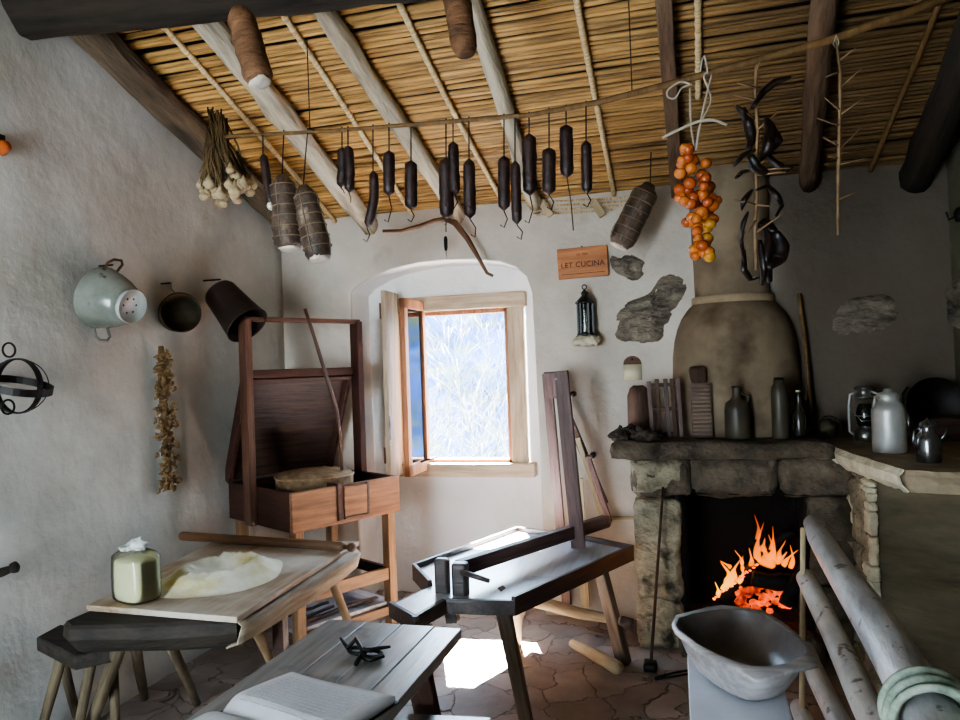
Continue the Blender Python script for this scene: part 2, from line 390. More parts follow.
M['brownbottle'] = mk('brown_stoneware', (.19,.17,.14), (.29,.26,.21), 5, (1,1,1), .4, .1)
M['brick'] = wood('rib_wood', (.28,.19,.14), (.44,.32,.25), rough=.7)
M['dough'] = mk('coarse_brown_sieve', (.40,.31,.22), (.58,.48,.36), 20, (1,1,1), .9, .6, 60)
_b = M['flourbag'].node_tree.nodes['Principled BSDF']; _b.inputs['Subsurface Weight'].default_value = .8; _b.inputs['Subsurface Radius'].default_value = (.05,.05,.03)
# flames / embers
def fire_mat(name, a, b, s):
    m = bpy.data.materials.new(name); m.use_nodes = True
    nt = m.node_tree; N = nt.nodes; L = nt.links; bs = N['Principled BSDF']
    bs.inputs['Base Color'].default_value = (.02,.01,.01,1)
    tc = N.new('ShaderNodeTexCoord'); n = N.new('ShaderNodeTexNoise'); n.inputs['Scale'].default_value = 16; n.inputs['Detail'].default_value = 5
    L.new(tc.outputs['Object'], n.inputs['Vector'])
    cr = N.new('ShaderNodeValToRGB'); cr.color_ramp.elements[0].position = .38; cr.color_ramp.elements[1].position = .62
    cr.color_ramp.elements[0].color = (*a, 1); cr.color_ramp.elements[1].color = (*b, 1)
    L.new(n.outputs['Fac'], cr.inputs['Fac']); L.new(cr.outputs['Color'], bs.inputs['Emission Color'])
    bs.inputs['Emission Strength'].default_value = s
    return m
M['ember'] = fire_mat('glowing_embers', (.10,.004,.001), (1,.10,.008), .9)
def flame_mat():
    m = bpy.data.materials.new('flame'); m.use_nodes = True
    nt = m.node_tree; N = nt.nodes; L = nt.links
    for n in list(N):
        if n.type != 'OUTPUT_MATERIAL': N.remove(n)
    o = [n for n in N if n.type == 'OUTPUT_MATERIAL'][0]
    tc = N.new('ShaderNodeTexCoord'); sp = N.new('ShaderNodeSeparateXYZ'); L.new(tc.outputs['Generated'], sp.inputs[0])
    cr = N.new('ShaderNodeValToRGB'); e = cr.color_ramp.elements
    e[0].position = 0; e[0].color = (1,.55,.06,1); e[1].position = 1; e[1].color = (.5,.04,.004,1)
    k = e.new(.35); k.color = (1,.24,.015,1)
    L.new(sp.outputs['Z'], cr.inputs['Fac'])
    em = N.new('ShaderNodeEmission'); em.inputs['Strength'].default_value = 1.35; L.new(cr.outputs['Color'], em.inputs['Color'])
    tr = N.new('ShaderNodeBsdfTransparent')
    lw = N.new('ShaderNodeLayerWeight'); lw.inputs['Blend'].default_value = .35
    ns = N.new('ShaderNodeTexNoise'); ns.inputs['Scale'].default_value = 14; L.new(tc.outputs['Object'], ns.inputs['Vector'])
    mr = N.new('ShaderNodeMapRange'); mr.inputs['From Min'].default_value = 0; mr.inputs['From Max'].default_value = 1
    mr.inputs['To Min'].default_value = .1; mr.inputs['To Max'].default_value = .75
    L.new(sp.outputs['Z'], mr.inputs['Value'])
    ad = N.new('ShaderNodeMath'); ad.operation = 'ADD'; ad.use_clamp = True
    L.new(lw.outputs['Facing'], ad.inputs[0]); L.new(mr.outputs[0], ad.inputs[1])
    mx = N.new('ShaderNodeMixShader'); L.new(ad.outputs[0], mx.inputs[0]); L.new(em.outputs[0], mx.inputs[1]); L.new(tr.outputs[0], mx.inputs[2])
    L.new(mx.outputs[0], o.inputs[0])
    return m
M['flame'] = flame_mat()
# flagstone floor
def floor_mat():
    m = mk('flagstone_floor', (.50,.44,.41), (.68,.62,.58), 2.6, (1,1,1), .6, 0, spec=.35, lo=.3, hi=.7, detail=9)
    nt = m.node_tree; N = nt.nodes; L = nt.links; b = N['Principled BSDF']
    tc = N.new('ShaderNodeTexCoord')
    nz = N.new('ShaderNodeTexNoise'); nz.inputs['Scale'].default_value = 3.5; nz.inputs['Detail'].default_value = 5
    L.new(tc.outputs['Object'], nz.inputs['Vector'])
    vm = N.new('ShaderNodeVectorMath'); vm.operation = 'MULTIPLY_ADD'; vm.inputs[1].default_value = (.38,.38,0)
    L.new(nz.outputs['Color'], vm.inputs[0]); L.new(tc.outputs['Object'], vm.inputs[2])
    vo = N.new('ShaderNodeTexVoronoi'); vo.feature = 'DISTANCE_TO_EDGE'; vo.inputs['Scale'].default_value = 4.6
    L.new(vm.outputs[0], vo.inputs['Vector'])
    vc = N.new('ShaderNodeTexVoronoi'); vc.inputs['Scale'].default_value = 4.6; L.new(vm.outputs[0], vc.inputs['Vector'])
    ed = N.new('ShaderNodeValToRGB'); ed.color_ramp.elements[0].position = .002; ed.color_ramp.elements[1].position = .020
    L.new(vo.outputs['Distance'], ed.inputs['Fac'])
    src = b.inputs['Base Color'].links[0].from_socket
    hs = N.new('ShaderNodeHueSaturation'); L.new(src, hs.inputs['Color'])
    sp = N.new('ShaderNodeSeparateColor'); L.new(vc.outputs['Color'], sp.inputs[0])
    mr = N.new('ShaderNodeMapRange'); mr.inputs['To Min'].default_value = .8; mr.inputs['To Max'].default_value = 1.18
    L.new(sp.outputs[0], mr.inputs['Value']); L.new(mr.outputs[0], hs.inputs['Value'])
    mx = N.new('ShaderNodeMix'); mx.data_type = 'RGBA'; mx.inputs['A'].default_value = (*lin((.42,.37,.34)), 1)
    L.new(ed.outputs['Color'], mx.inputs['Factor']); L.new(hs.outputs['Color'], mx.inputs['B'])
    L.new(mx.outputs['Result'], b.inputs['Base Color'])
    b1 = N.new('ShaderNodeBump'); b1.inputs['Strength'].default_value = .8; b1.inputs['Distance'].default_value = .02
    L.new(ed.outputs['Color'], b1.inputs['Height'])
    n3 = N.new('ShaderNodeTexNoise'); n3.inputs['Scale'].default_value = 12; n3.inputs['Detail'].default_value = 7; L.new(tc.outputs['Object'], n3.inputs['Vector'])
    b2 = N.new('ShaderNodeBump'); b2.inputs['Strength'].default_value = .5; b2.inputs['Distance'].default_value = .02
    L.new(n3.outputs['Fac'], b2.inputs['Height']); L.new(b1.outputs[0], b2.inputs['Normal']); L.new(b2.outputs[0], b.inputs['Normal'])
    return m
M['floor'] = floor_mat()
W = 3.88; YR = -5.6
# ================================================================== THE SETTING
def setting():
    mb = MB(); nx, ny = 60, 80
    mb.add([(-.1+(W+.2)*i/nx, YR-.1+(-YR+.5)*j/ny, noise.noise(V((i*.25, j*.25, 0)))*.008) for j in range(ny+1) for i in range(nx+1)],
           [(j*(nx+1)+i, j*(nx+1)+i+1, (j+1)*(nx+1)+i+1, (j+1)*(nx+1)+i) for j in range(ny) for i in range(nx)], True)
    struct(mb.build('floor', M['floor'], frame=Matrix.Identity(4)))
    # back wall with a full-height arched recess and the window hole in it
    arch = [(.497,0),(.495,1.0),(.49,1.99),(.54,2.035),(.64,2.085),(.78,2.125),(.95,2.15),(1.13,2.155),(1.32,2.145),(1.48,2.12),(1.58,2.08),(1.645,2.02),(1.675,1.92),(1.69,1.0),(1.69,0)]
    D = .28; T = .36
    mb = MB()
    ca = (arch[0][0]+arch[-1][0])/2
    vs = [(x, 0, z) for x, z in arch]; n = len(arch)
    outer = [(0, 0), (0, 2.72), (W, 2.72), (W, 0)]
    # front face as two halves joined at the crown
    k = 7
    left = [(-.02, 0, 0)]+[(x, 0, z) for x, z in arch[:k+1]]+[(arch[k][0], 0, 2.6), (-.02, 0, 2.6)]
    right = [(x, 0, z) for x, z in arch[k:]]+[(W+.02, 0, 0), (W+.02, 0, 2.6), (arch[k][0], 0, 2.6)]
    mb.add(left, [tuple(range(len(left)))]); mb.add(right, [tuple(range(len(right)))])
    for i in range(n-1):
        (x0, z0), (x1, z1) = arch[i], arch[i+1]
        mb.add([(x0, 0, z0), (x1, 0, z1), (x1, D, z1), (x0, D, z0)], [(0, 1, 2, 3)], True)
    hx0, hx1, hz0, hz1 = .735, 1.575, .82, 1.945
    # recess rear face around the hole
    A = [(x, D, z) for x, z in arch]
    cols = [A[0], A[1], A[2], A[3], A[4], A[5], A[6], A[7]]
    mb.add(A[:8]+[(ca, D, hz1), (hx0, D, hz1), (hx0, D, hz0), (ca, D, hz0), (ca, D, 0)], [tuple(range(13))])
    mb.add(A[7:]+[(ca, D, 0), (ca, D, hz0), (hx1, D, hz0), (hx1, D, hz1), (ca, D, hz1)], [tuple(range(len(A[7:])+5))])
    for (a, b) in (((hx0, hz0), (hx1, hz0)), ((hx1, hz0), (hx1, hz1)), ((hx1, hz1), (hx0, hz1)), ((hx0, hz1), (hx0, hz0))):
        mb.add([(a[0], D, a[1]), (b[0], D, b[1]), (b[0], T, b[1]), (a[0], T, a[1])], [(0, 1, 2, 3)])
    # outdoor face of the wall, so no daylight leaks in
    for (x0, x1, z0, z1) in ((-.3, hx0, -.1, 2.9), (hx1, W+.3, -.1, 2.9), (hx0, hx1, -.1, hz0), (hx0, hx1, hz1, 2.9)):
        mb.add([(x0, T, z0), (x1, T, z0), (x1, T, z1), (x0, T, z1)], [(0, 1, 2, 3)])
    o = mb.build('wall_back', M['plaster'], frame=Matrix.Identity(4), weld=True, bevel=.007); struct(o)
    # side walls, thick
    mb = MB()
    prof = [(T, -.1), (T, 2.72), (YR, zc(YR)+.25), (YR, -.1)]
    nY, nZ = 70, 40
    vs = []
    for j in range(nZ+1):
        for i in range(nY+1):
            Y = .0+(YR)*i/nY; z = -.02+(zc(Y)+.12)*j/nZ
            d = noise.noise(V((Y*1.3, z*1.3, 5)))*.03+noise.noise(V((Y*4, z*4, 9)))*.008
            vs.append((min(.0, -.012+d*.6) if i else -.005, Y, z))
    mb.add(vs, [(j*(nY+1)+i, j*(nY+1)+i+1, (j+1)*(nY+1)+i+1, (j+1)*(nY+1)+i) for j in range(nZ) for i in range(nY)], True)
    struct(mb.build('wall_left', M['plasterL'], frame=Matrix.Identity(4), solid=.02))
    mb = MB()
    mb.add([(W, T, -.1), (W, T, 2.6), (W, YR, zc(YR)+.3), (W, YR, -.1)], [(0, 1, 2, 3)])
    mb.add([(W+.3, T, -.1), (W+.3, T, 2.6), (W+.3, YR, zc(YR)+.3), (W+.3, YR, -.1)], [(0, 1, 2, 3)])
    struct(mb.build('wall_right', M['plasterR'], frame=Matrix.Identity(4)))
    # wall behind the camera with an open doorway
    mb = MB(); zt = zc(YR)+.3; y = YR
    for (x0, x1, z0, z1) in ((-.1, .35, 0, zt), (1.45, W+.1, 0, zt), (.35, 1.45, 2.15, zt)):
        mb.box(x0, x1, y-.3, y, z0, z1)
    struct(mb.build('wall_front', M['plasterL'], frame=Matrix.Identity(4)))
    # reed ceiling: real reeds tied side by side on a dark backing
    mb = MB(); s = 0
    y = .06
    while y > -3.9:
        r = random.uniform(.0095, .0135)
        pts = []; nseg = 16; off = random.uniform(-.004, .004); tilt = random.uniform(-.012, .012)
        for i in range(nseg+1):
            x = -.02+(W+.04)*i/nseg
            yy = y + (i/nseg-.5)*tilt + noise.noise(V((x*.8, y*31, 0)))*.012
            pts.append((x, yy, zc(yy)+.013+off+noise.noise(V((x*.9, y*17, 3)))*.008))
        mb.tube(pts, [r*(1+.16*math.sin(i*2.1+y*40)) for i in range(nseg+1)], 7)
        y -= (r*2+random.uniform(.001, .010))*.95
    y0, y1 = .1, YR
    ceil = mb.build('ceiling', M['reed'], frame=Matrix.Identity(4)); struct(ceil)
    mb = MB(); mb.hexa([(-.2, y1, zc(y1)+.045), (W+.2, y1, zc(y1)+.045), (W+.2, .5, zc(.5)+.045), (-.2, .5, zc(.5)+.045)],
                       [(-.2, y1, zc(y1)+.2), (W+.2, y1, zc(y1)+.2), (W+.2, .5, zc(.5)+.3), (-.2, .5, zc(.5)+.3)])
    mb.build('ceiling_backing', M['reedback'], ceil)
setting()
# ---- window
def window():
    Y = .26
    fr = MB()
    x0, x1, z0, z1 = .735, 1.575, .82, 1.945
    fr.box(x0, x0+.075, Y-.03, Y+.05, z0, z1); fr.box(x1-.112, x1-.01, Y-.03, Y+.05, z0, z1)
    w = fr.build('window_1', M['windowpale'], frame=Matrix.Identity(4), bevel=.004); struct(w)
    MB().box(x0-.03, x1+.01, Y-.05, Y+.05, z1-.085, z1+.012).build('head_rail', M['windowpaleH'], w, bevel=.006)
    MB().box(x0-.03, x1+.04, Y-.075, Y+.06, z0-.035, z0+.05).build('window_sill', M['windowpaleH'], w, bevel=.006)
    a, b, c, d = x0+.075, x1-.112, z0+.05, z1-.085
    f2 = MB(); f2.box(a, a+.02, Y-.02, Y+.06, c, d); f2.box(b-.022, b, Y-.02, Y+.06, c, d); f2.box(a, b, Y-.02, Y+.06, d-.028, d); f2.box(a, b, Y-.02, Y+.06, c, c+.024)
    f2.build('rebate_strip', M['windoworange'], w, bevel=.003)
    # the casement swung inward
    hx, hy = .895, .235; ex, ey = .885, -.115; za, zb = .83, 1.925
    sash = MB()
    dirv = V((ex-hx, ey-hy, 0)).normalized()
    nrm = V((-dirv.y, dirv.x, 0))
    H = V((hx, hy, 0)); E_ = V((ex, ey, 0))
    def fb(p, q, z_0, z_1, th=.035):
        bb = [p-nrm*th/2, q-nrm*th/2, q+nrm*th/2, p+nrm*th/2]
        return [v+V((0,0,z_0)) for v in bb], [v+V((0,0,z_1)) for v in bb]
    s2 = MB(); s2.hexa(*fb(H, H+dirv*.045, za, zb)); s2.hexa(*fb(E_-dirv*.05, E_, za, zb)); s2.hexa(*fb(H, E_, zb-.06, zb)); s2.hexa(*fb(H, E_, za, za+.07))
    so = s2.build('casement', M['windoworange'], w, bevel=.003)
    g = MB(); g.hexa(*fb(H+dirv*.04, E_-dirv*.045, za+.06, zb-.055, .004)); g.build('pane', M['glass'], so)
    # inner shutter
    sh = MB(); H2 = V((.715, .225, 0)); E2 = V((.73, -.035, 0)); dirv = (E2-H2).normalized(); nrm = V((-dirv.y, dirv.x, 0))
    sh.hexa(*fb(H2, E2, .80, 1.99, .03)); so2 = sh.build('shutter', M['windowpale'], w, bevel=.003)
    for z in (1.86, .95):
        MB().hexa(*fb(E2+dirv*-.06+V((-.022,0,0)), E2+V((-.022,0,0)), z-.05, z+.05, .012)).build('hinge', M['rust'], so2)
    MB().hexa(*fb(E2+dirv*-.012+V((.02,0,0)), E2+dirv*.008+V((.02,0,0)), 1.05, 1.2, .014)).build('latch', M['steel'], so2, bevel=.003)
    p = at(412, 466, Y=.1); q = at(438, 457, Y=.02)
    tub('handle', [p, p.lerp(q, .5)+V((0,0,.008)), q], [.008, .007, .005], M['iron'], w)
window()
# ---- outdoors
def outside():
    hm = mk('hazy_hillside', (.05,.09,.16), (.08,.14,.27), .8, (1,1,1), 1, 0, spec=0, lo=.38, hi=.6, spots=((.13,.16,.13), 1.4, .5, .7))  # blue distance haze is mixed into the hillside colour
    mb = MB(); nx, ny = 40, 30; vs = []
    for j in range(ny+1):
        for i in range(nx+1):
            x = -14+22*i/nx; y = 3+17*j/ny
            vs.append((x, y, -1.2+max(0, y-5)*.42+noise.noise(V((x*.35, y*.35, 0)))*.8))
    mb.add(vs, [(j*(nx+1)+i, j*(nx+1)+i+1, (j+1)*(nx+1)+i+1, (j+1)*(nx+1)+i) for j in range(ny) for i in range(nx)], True)
    struct(mb.build('ground_hillside', hm, frame=Matrix.Identity(4)))
    tm = mk('pale_bark', (.30,.32,.33), (.46,.48,.47), 3, (1,1,1), .9, 0)
    def grow(mb, p, d, L, r, dep):
        q = p+d*L; mid = p.lerp(q, .5)+V((random.uniform(-1,1), random.uniform(-1,1), 0))*L*.06
        mb.tube([p, mid, q], [r, r*.8, r*.6], 4)
        if dep == 0: return
        for _ in range(3):
            nd = (d+V((random.uniform(-.8,.8), random.uniform(-.8,.8), random.uniform(-.15,.55)))).normalized()
            grow(mb, p.lerp(q, random.uniform(.45, 1)), nd, L*random.uniform(.55,.8), r*.55, dep-1)
    spots = [(.2,2.9),(-.5,3.6),(.75,3.8),(-1.0,5.0),(.1,5.2),(-1.9,6),(-.6,6.6),(-.1,4.3),(-1.4,4.2)]
    names = ['slim bare tree outside the window, its trunk nearest the pane', 'bare branching tree in the middle of the view outside', 'thin bare tree at the edge of the window view beside the frame',
             'pale leafless tree standing behind the nearest ones outside', 'white twiggy tree farther up the hillside in the window view', 'distant leafless tree high on the hazy hillside',
             'distant pale tree with a spreading crown on the slope', 'leafless sapling between the nearer trees outside', 'bare crooked tree low in the window view outside']
    for (x, y), nm in zip(spots, names):
        mb = MB(); z0 = -1.2+max(0, y-5)*.42
        grow(mb, V((x, y, z0-.3)), V((random.uniform(-.1,.1), 0, 1)).normalized(), random.uniform(1.1, 1.7), .03, 6)
        tag(mb.build('bare_tree', tm), nm, 'tree', 'bare trees outside the window')
outside()
# ================================================================== ROOF TIMBER
def rafters():
    specs = [  # top px, bottom px, radius, square?, material, label
      ((108,46), (270,206), .078, 'rafter', 'grey rough roof rafter running down against the left wall'),
      ((226,40), (354,205), .060, 'rafter_pale', 'broad pale grey rafter ending above the netted meats'),
      ((337,25), (448,200), .048, 'rafter_pale', 'knotty pale round rafter above the arched window recess'),
      ((470,2), (536,205), .042, 'rafter_pale', 'pale peeling rafter behind the pair of sausages in the middle'),
      ((664,2), (676,178), .032, 'rafter_dark', 'thin squared dark rafter ending above the tomato bunch'),
      ((829,2), (809,180), .047, 'rafter_dark', 'brown rafter behind the hanging thorny twig'),
      ((962,60), (926,150), .078, 'beam', 'thick smoke-black rafter in the corner by the right wall')]
    for k, (a, b, r, m, lab) in enumerate(specs):
        off = r*1.0
        A, B = onceil(*a, off), onceil(*b, off)
        d = (B-A).normalized()
        t0 = (-3.1-A.y)/d.y; t1 = (.02-A.y)/d.y
        p0 = A+d*t0; p1 = A+d*t1
        if k == 4:
            o = bar('rafter', p0, p1, r*2, r*2, M[m])
        else:
            pts = bend(p0, p1, 22, .03, seed=k*3+1)
            o = MB().tube(pts, [r*(1+.22*noise.noise(V((i*.6, k*7.3, 0)))) for i in range(23)], 12, jit=.08).build('rafter', M[m], None, xframe(p0, p1))
        tag(o, lab, 'rafter', 'roof rafters')
    canes = [((172,38),(318,202),'cane','wrapped cane batten beside the rafter at the left wall'),
             ((292,28),(403,200),'cane','wrapped cane batten between the two broad pale rafters'),
             ((400,10),(500,197),'cane','wrapped cane batten crossing the middle of the reed ceiling'),
             ((577,0),(614,195),'cane','wrapped cane batten above the framed sign'),
             ((699,0),(698,98),'cane','pale wrapped cane batten above the tomato bunch knot'),
             ((938,8),(873,165),'cane_dark','plain brown cane batten near the right wall')]
    for a, b, m, lab in canes:
        A, B = onceil(*a, .014), onceil(*b, .014); d = (B-A).normalized()
        p0 = A+d*((-3.1-A.y)/d.y); p1 = A+d*((.0-A.y)/d.y) if b[1] > 120 else B
        n = 90; mb = MB()
        rr = [.016*(1.0 if i % 2 else .78) for i in range(n+1)] if m == 'cane' else [.013]*(n+1)
        mb.tube(bend(p0, p1, n, .02), rr, 7)
        tag(mb.build('cane_batten', M[m], None, xframe(p0, p1)), lab, 'batten', 'cane battens under the reeds')
    # main cross beam
    A = at(35, 42, X=0); B = at(435, 1, Z=A.z); d = (B-A).normalized(); E_ = A+d*((W-A.x)/d.x); A = A-d*.05
    side = V((d.y, -d.x, 0)); side = side if side.y < 0 else -side
    mb = MB(); n = 24; vs = []
    for i in range(n+1):
        p = A.lerp(E_, i/n)
        j = lambda s: noise.noise_vector(V((i*.6, s, 0)))*.012
        vs += [p+j(1), p+side*.08+j(2)+V((0,0,-.005)), p+side*.15+V((0,0,.09))+j(3), p+side*.13+V((0,0,.36))+j(3), p+V((0,0,.36))]
    fs = [(i*5+a, i*5+(a+1) % 5, (i+1)*5+(a+1) % 5, (i+1)*5+a) for i in range(n) for a in range(5)]+[(4,3,2,1,0), tuple(n*5+a for a in range(5))]
    mb.add(vs, fs)
    tag(mb.build('main_beam', M['beam'], None, xframe(A, E_), bevel=.012), 'massive smoke-blackened cross beam at the top of the room under the rafters', 'beam')
rafters()
def laths():
    t = thing('lath_strip', 'short strip of pale laths at the top of the wall above the framed sign', 'laths', at(585, 208, Y=-.02))
    for k in range(4):
        bar('lath', at(522+4*k, 203+4.2*k, Y=-.02-.004*k), at(640-8*k, 197+4.2*k, Y=-.02-.004*k), .012, .010, M['cane'], t, bevel=.002)
    for x in (545, 597): bar('rafter_tip', at(x-4, 201, Y=-.045), at(x+6, 216, Y=-.045), .045, .02, M['palewood'], t, side=(1,0,0))
laths()
# ================================================================== HANGING THINGS
PY = -1.4
def polept(px):
    P = [(205,138),(235,136),(330,131),(420,124),(470,120),(530,115),(600,102),(700,76),(830,40),(965,-8)]
    for (x0, y0), (x1, y1) in zip(P, P[1:]):
        if x0 <= px <= x1: return y0+(y1-y0)*(px-x0)/(x1-x0)
    return P[-1][1]
def hanging():
    xs = [225, 235, 280, 330, 380, 420, 470, 530, 570, 600, 650, 700, 765, 830, 900, 965]
    pts = [at(x, polept(x), Y=PY) for x in xs]
    tag(tub('hanging_pole', pts, [.008, .0085, .009, .009, .009, .0095, .01, .0105, .0115, .012, .013, .014, .0145, .015, .015, .015], M['cane_dark'], n=8),
        'long bent cane pole carrying the sausages and bunches across the room', 'pole')
    for x, lab in ((310, 'thin wire holding the cane pole above the netted meats'), (632, 'thin wire holding the cane pole above the sign')):
        p = at(x, polept(x), Y=PY); q = V((p.x, p.y, zc(p.y)+.01))
        tag(tub('wire', [p+V((0,0,-.008)), p.lerp(q,.5), q], .0025, M['dstring'], n=5), lab, 'wire')
    # sausages: px x, y top, y bottom, width px, lean px, bend, tail, label
    S = [(263,153,206,9,8,0,8,'slim dark sausage with a whitish tip hanging left of the netted meats'),
         (342,147,188,11,-1,.1,6,'short plump sausage, left one of the tight pair under the broad rafter'),
         (348,145,193,10,1,.1,10,'short plump sausage, right one of the tight pair under the broad rafter'),
         (373,170,228,10,-6,.3,14,'thin bowed sausage hanging on the longest string'),
         (389,150,196,12,0,0,26,'straight dark sausage just right of the bowed one'),
         (411,160,210,13,0,0,12,'straight dark sausage below the knotty pale rafter'),
         (453,141,195,11,2,0,14,'taller rear sausage of the pair above the forked wooden yoke'),
         (446,157,219,15,1,0,6,'thick front sausage of the pair above the forked wooden yoke'),
         (469,158,219,12,1,0,18,'narrow sausage right of the pair over the yoke'),
         (504,155,211,12,0,0,16,'dark sausage hanging in front of the pale peeling rafter, taller of two touching'),
         (515,160,225,10,2,0,14,'thin lower sausage touching its neighbour at the pale peeling rafter'),
         (529,133,196,14,1,0,26,'thickest sausage, just right of the pale peeling rafter'),
         (549,147,195,13,0,0,14,'medium sausage in the group right of the rafter'),
         (566,124,178,13,1,0,50,'highest sausage with a long string dangling below it'),
         (586,140,194,10,1,0,12,'last slim sausage of the row, above the framed sign')]
    for i, (x, y0, y1, w, lean, bn, tail, lab) in enumerate(S):
        Y = PY + (.03 if i % 2 else -.03) + (.05 if i == 6 else 0)
        sc = 2.95/FPX*1.04
        p0 = at(x, y0, Y=Y); p1 = at(x+lean, y1, Y=Y)
        t = thing('sausage', lab, 'sausage', p0, 'dark sausages hung along the cane pole')
        n = 12; pts = []; rr = []
        for k in range(n+1):
            u = k/n; q = p0.lerp(p1, u); q.x += math.sin(PI*u)*bn*.06
            pts.append(q); e = min(u, 1-u)*n
            rr.append(w*sc/2*(math.sqrt(max(0, 1-(1-min(1, e/1.6))**2))*.96+.04)*(1+.08*noise.noise(V((k*.7, i, 0)))))
        mb = MB().tube(pts, rr, 10, jit=.05); mb.build('casing', M['sausage'], t)
        top = at(x, polept(x), Y=PY)+V((0,0,.014))
        tub('string', [top, top.lerp(p0, .5), p0], .003, M['dstring'], t, n=5)
        q = p1+V((random.uniform(-.02,.02), 0, -tail*sc))
        if tail > 10 and tail < 40:
            tub('string_tail', [p1, p1.lerp(q, .5)+V((.014,0,0)), q, q+V((-.016,0,.012))], .0025, M['dstring'], t, n=5)
        else: tub('string_tail', [p1, p1.lerp(q, .5)+V((.004,0,0)), q], .0025, M['string'], t, n=5)
        if i == 0: MB().ell(p1, .018, .018, .02, jit=.2).build('white_tip', M['fat'], t)
    # netted cured meats
    def meat(name, top, bot, w0, w1, m, lab, cat, Y, hang=None, fat=True, net=True, group=None, flatf=1):
        p0 = at(*top, Y=Y); p1 = at(*bot, Y=Y); d = (p1-p0)
        t = thing(name, lab, cat, p0, group)
        n = 14; sc = (p0-CAM).dot(FWD)/FPX
        rr = [(w0+(w1-w0)*k/n)*sc/2*(.45+.55*min(1, k/2.2))*(1 if k < n-1 else .93 if k == n-1 else .72)*(1+.12*noise.noise(V((k*.6, w0, 1)))) for k in range(n+1)]
        pts = [p0.lerp(p1, k/n) for k in range(n+1)]
        MB().tube(pts, rr, 14, jit=.06).build('meat', M[m], t, xframe(p0, p1))
        if fat: MB().ell(p1, rr[-1]*1.05, rr[-1]*1.0, rr[-1]*.35, 14, 8, mat=d.to_track_quat('Z', 'Y').to_matrix(), jit=.25).build('fat_end', M['fat'], t)
        if net:
            mb = MB(); q = d.normalized(); u = q.cross(V((0,1,0))).normalized(); v = q.cross(u)
            for k in range(2, n, 2):
                mb.tube(arc(pts[k], rr[k]*1.04, 0, 2*PI, 14, u, v)[:-1], .0028, 5, closed=True)
            for a in (0, 1.57, 3.14, 4.71):
                mb.tube([pts[k]+u*math.cos(a)*rr[k]*1.04+v*math.sin(a)*rr[k]*1.04 for k in range(1, n)], .0025, 5)
            mb.build('netting', M['net'], t)
        if hang:
            h = V(hang); tub('string', [h, h.lerp(p0, .5), p0+V((0,0,-.01))], .003, M['dstring'], t, n=5)
    hp = lambda x: at(x, polept(x), Y=PY)+V((0,0,.015))
    meat('cured_meat', (282,176), (289,248), 26, 29, 'cured', 'dark netted cured meat with white bottom, left one of two below the pole end', 'cured meat', PY, hp(284), group='netted cured meats')
    meat('cured_meat', (303,186), (320,258), 22, 30, 'cured', 'dark netted cured meat tilted to one side, beside the white bottomed one', 'cured meat', PY-.05, hp(308), group='netted cured meats')
    meat('cured_meat', (650,184), (619,246), 24, 26, 'cured', 'thick mottled cured meat hanging tilted in front of the wall by the sign', 'cured meat', -.35, V((at(652,180,Y=-.35).x, -.35, zc(-.35)-.005)), group='netted cured meats')
    meat('dried_meat_roll', (238,8), (260,82), 28, 30, 'pelt', 'ribbed red-brown meat roll hanging in front of the black cross beam', 'meat roll', -2.15, None, True, False)
    meat('dried_meat_roll', (448,-55), (466,55), 27, 26, 'pelt', 'square-ended red-brown meat roll at the top edge, beside the pale peeling rafter', 'meat roll', -1.95, None, False, False)
    # garlic bunch
    c = at(223, 184, Y=PY+.12); top = at(216, 126, Y=PY+.12)
    t = thing('garlic_bunch', 'bunch of dried garlic bulbs on long stalks hanging by the left end of the pole', 'garlic', top)
    rnd = random.Random(5); st = MB(); n_b = 0
    for i in range(44):
        q = c+V((rnd.uniform(-.12,.12), rnd.uniform(-.07,.07), rnd.uniform(-.075,.05)))
        if abs(q.x-c.x) > .09 and q.z < c.z-.04: q.z += .05
        mb = MB(); r = rnd.uniform(.021, .031)
        mb.lathe(q-V((0,0,r)), [(0, 0), (r*.55, r*.08), (r, r*.7), (r*.95, r*1.1), (r*.5, r*1.75), (r*.2, r*2.3), (.001, r*2.6)], 9)
        mb.build('garlic_bulb', M['garlic'], t)
        st.tube([q+V((0,0,r)), (q+top)/2+V((rnd.uniform(-.03,.03), rnd.uniform(-.02,.02), .01)), top+V((rnd.uniform(-.045,.045), rnd.uniform(-.03,.03), rnd.uniform(-.02,.08)))], [.005,.005,.004], 5)
    for i in range(60):
        a = top+V((rnd.uniform(-.04,.04), rnd.uniform(-.03,.03), rnd.uniform(-.05,.1))); b = c+V((rnd.uniform(-.11,.11), rnd.uniform(-.06,.06), rnd.uniform(-.03,.06)))
        st.tube([a, (a+b)/2+V((rnd.uniform(-.02,.02),0,0)), b], [.004,.005,.003], 5)
    st.build('stalks', M['stalk'], t)
    # tomato bunch
    top = at(696, 148, Y=PY); bot = at(700, 258, Y=PY); pk = at(700, polept(700), Y=PY)
    t = thing('tomato_bunch', 'long bunch of small orange hanging tomatoes strung on white cord', 'tomatoes', top)
    rnd = random.Random(11)
    for i in range(76):
        u = rnd.random(); w = (.035+.045*math.sin(PI*min(1, u*1.1+.1)))
        q = top.lerp(bot, u); a = rnd.uniform(0, 2*PI); off = w*rnd.uniform(.35, 1)
        q = q+V((math.cos(a)*off+.02*(u-.3), math.sin(a)*off, 0)); r = rnd.uniform(.019, .025)
        MB().ell(q, r, r, r*.92, 12, 8).build('tomato', M[rnd.choice(['onion','onion','onion_red','onion_y'] if u > .55 else ['onion','onion_red','onion_red'])], t)
    cd = MB()
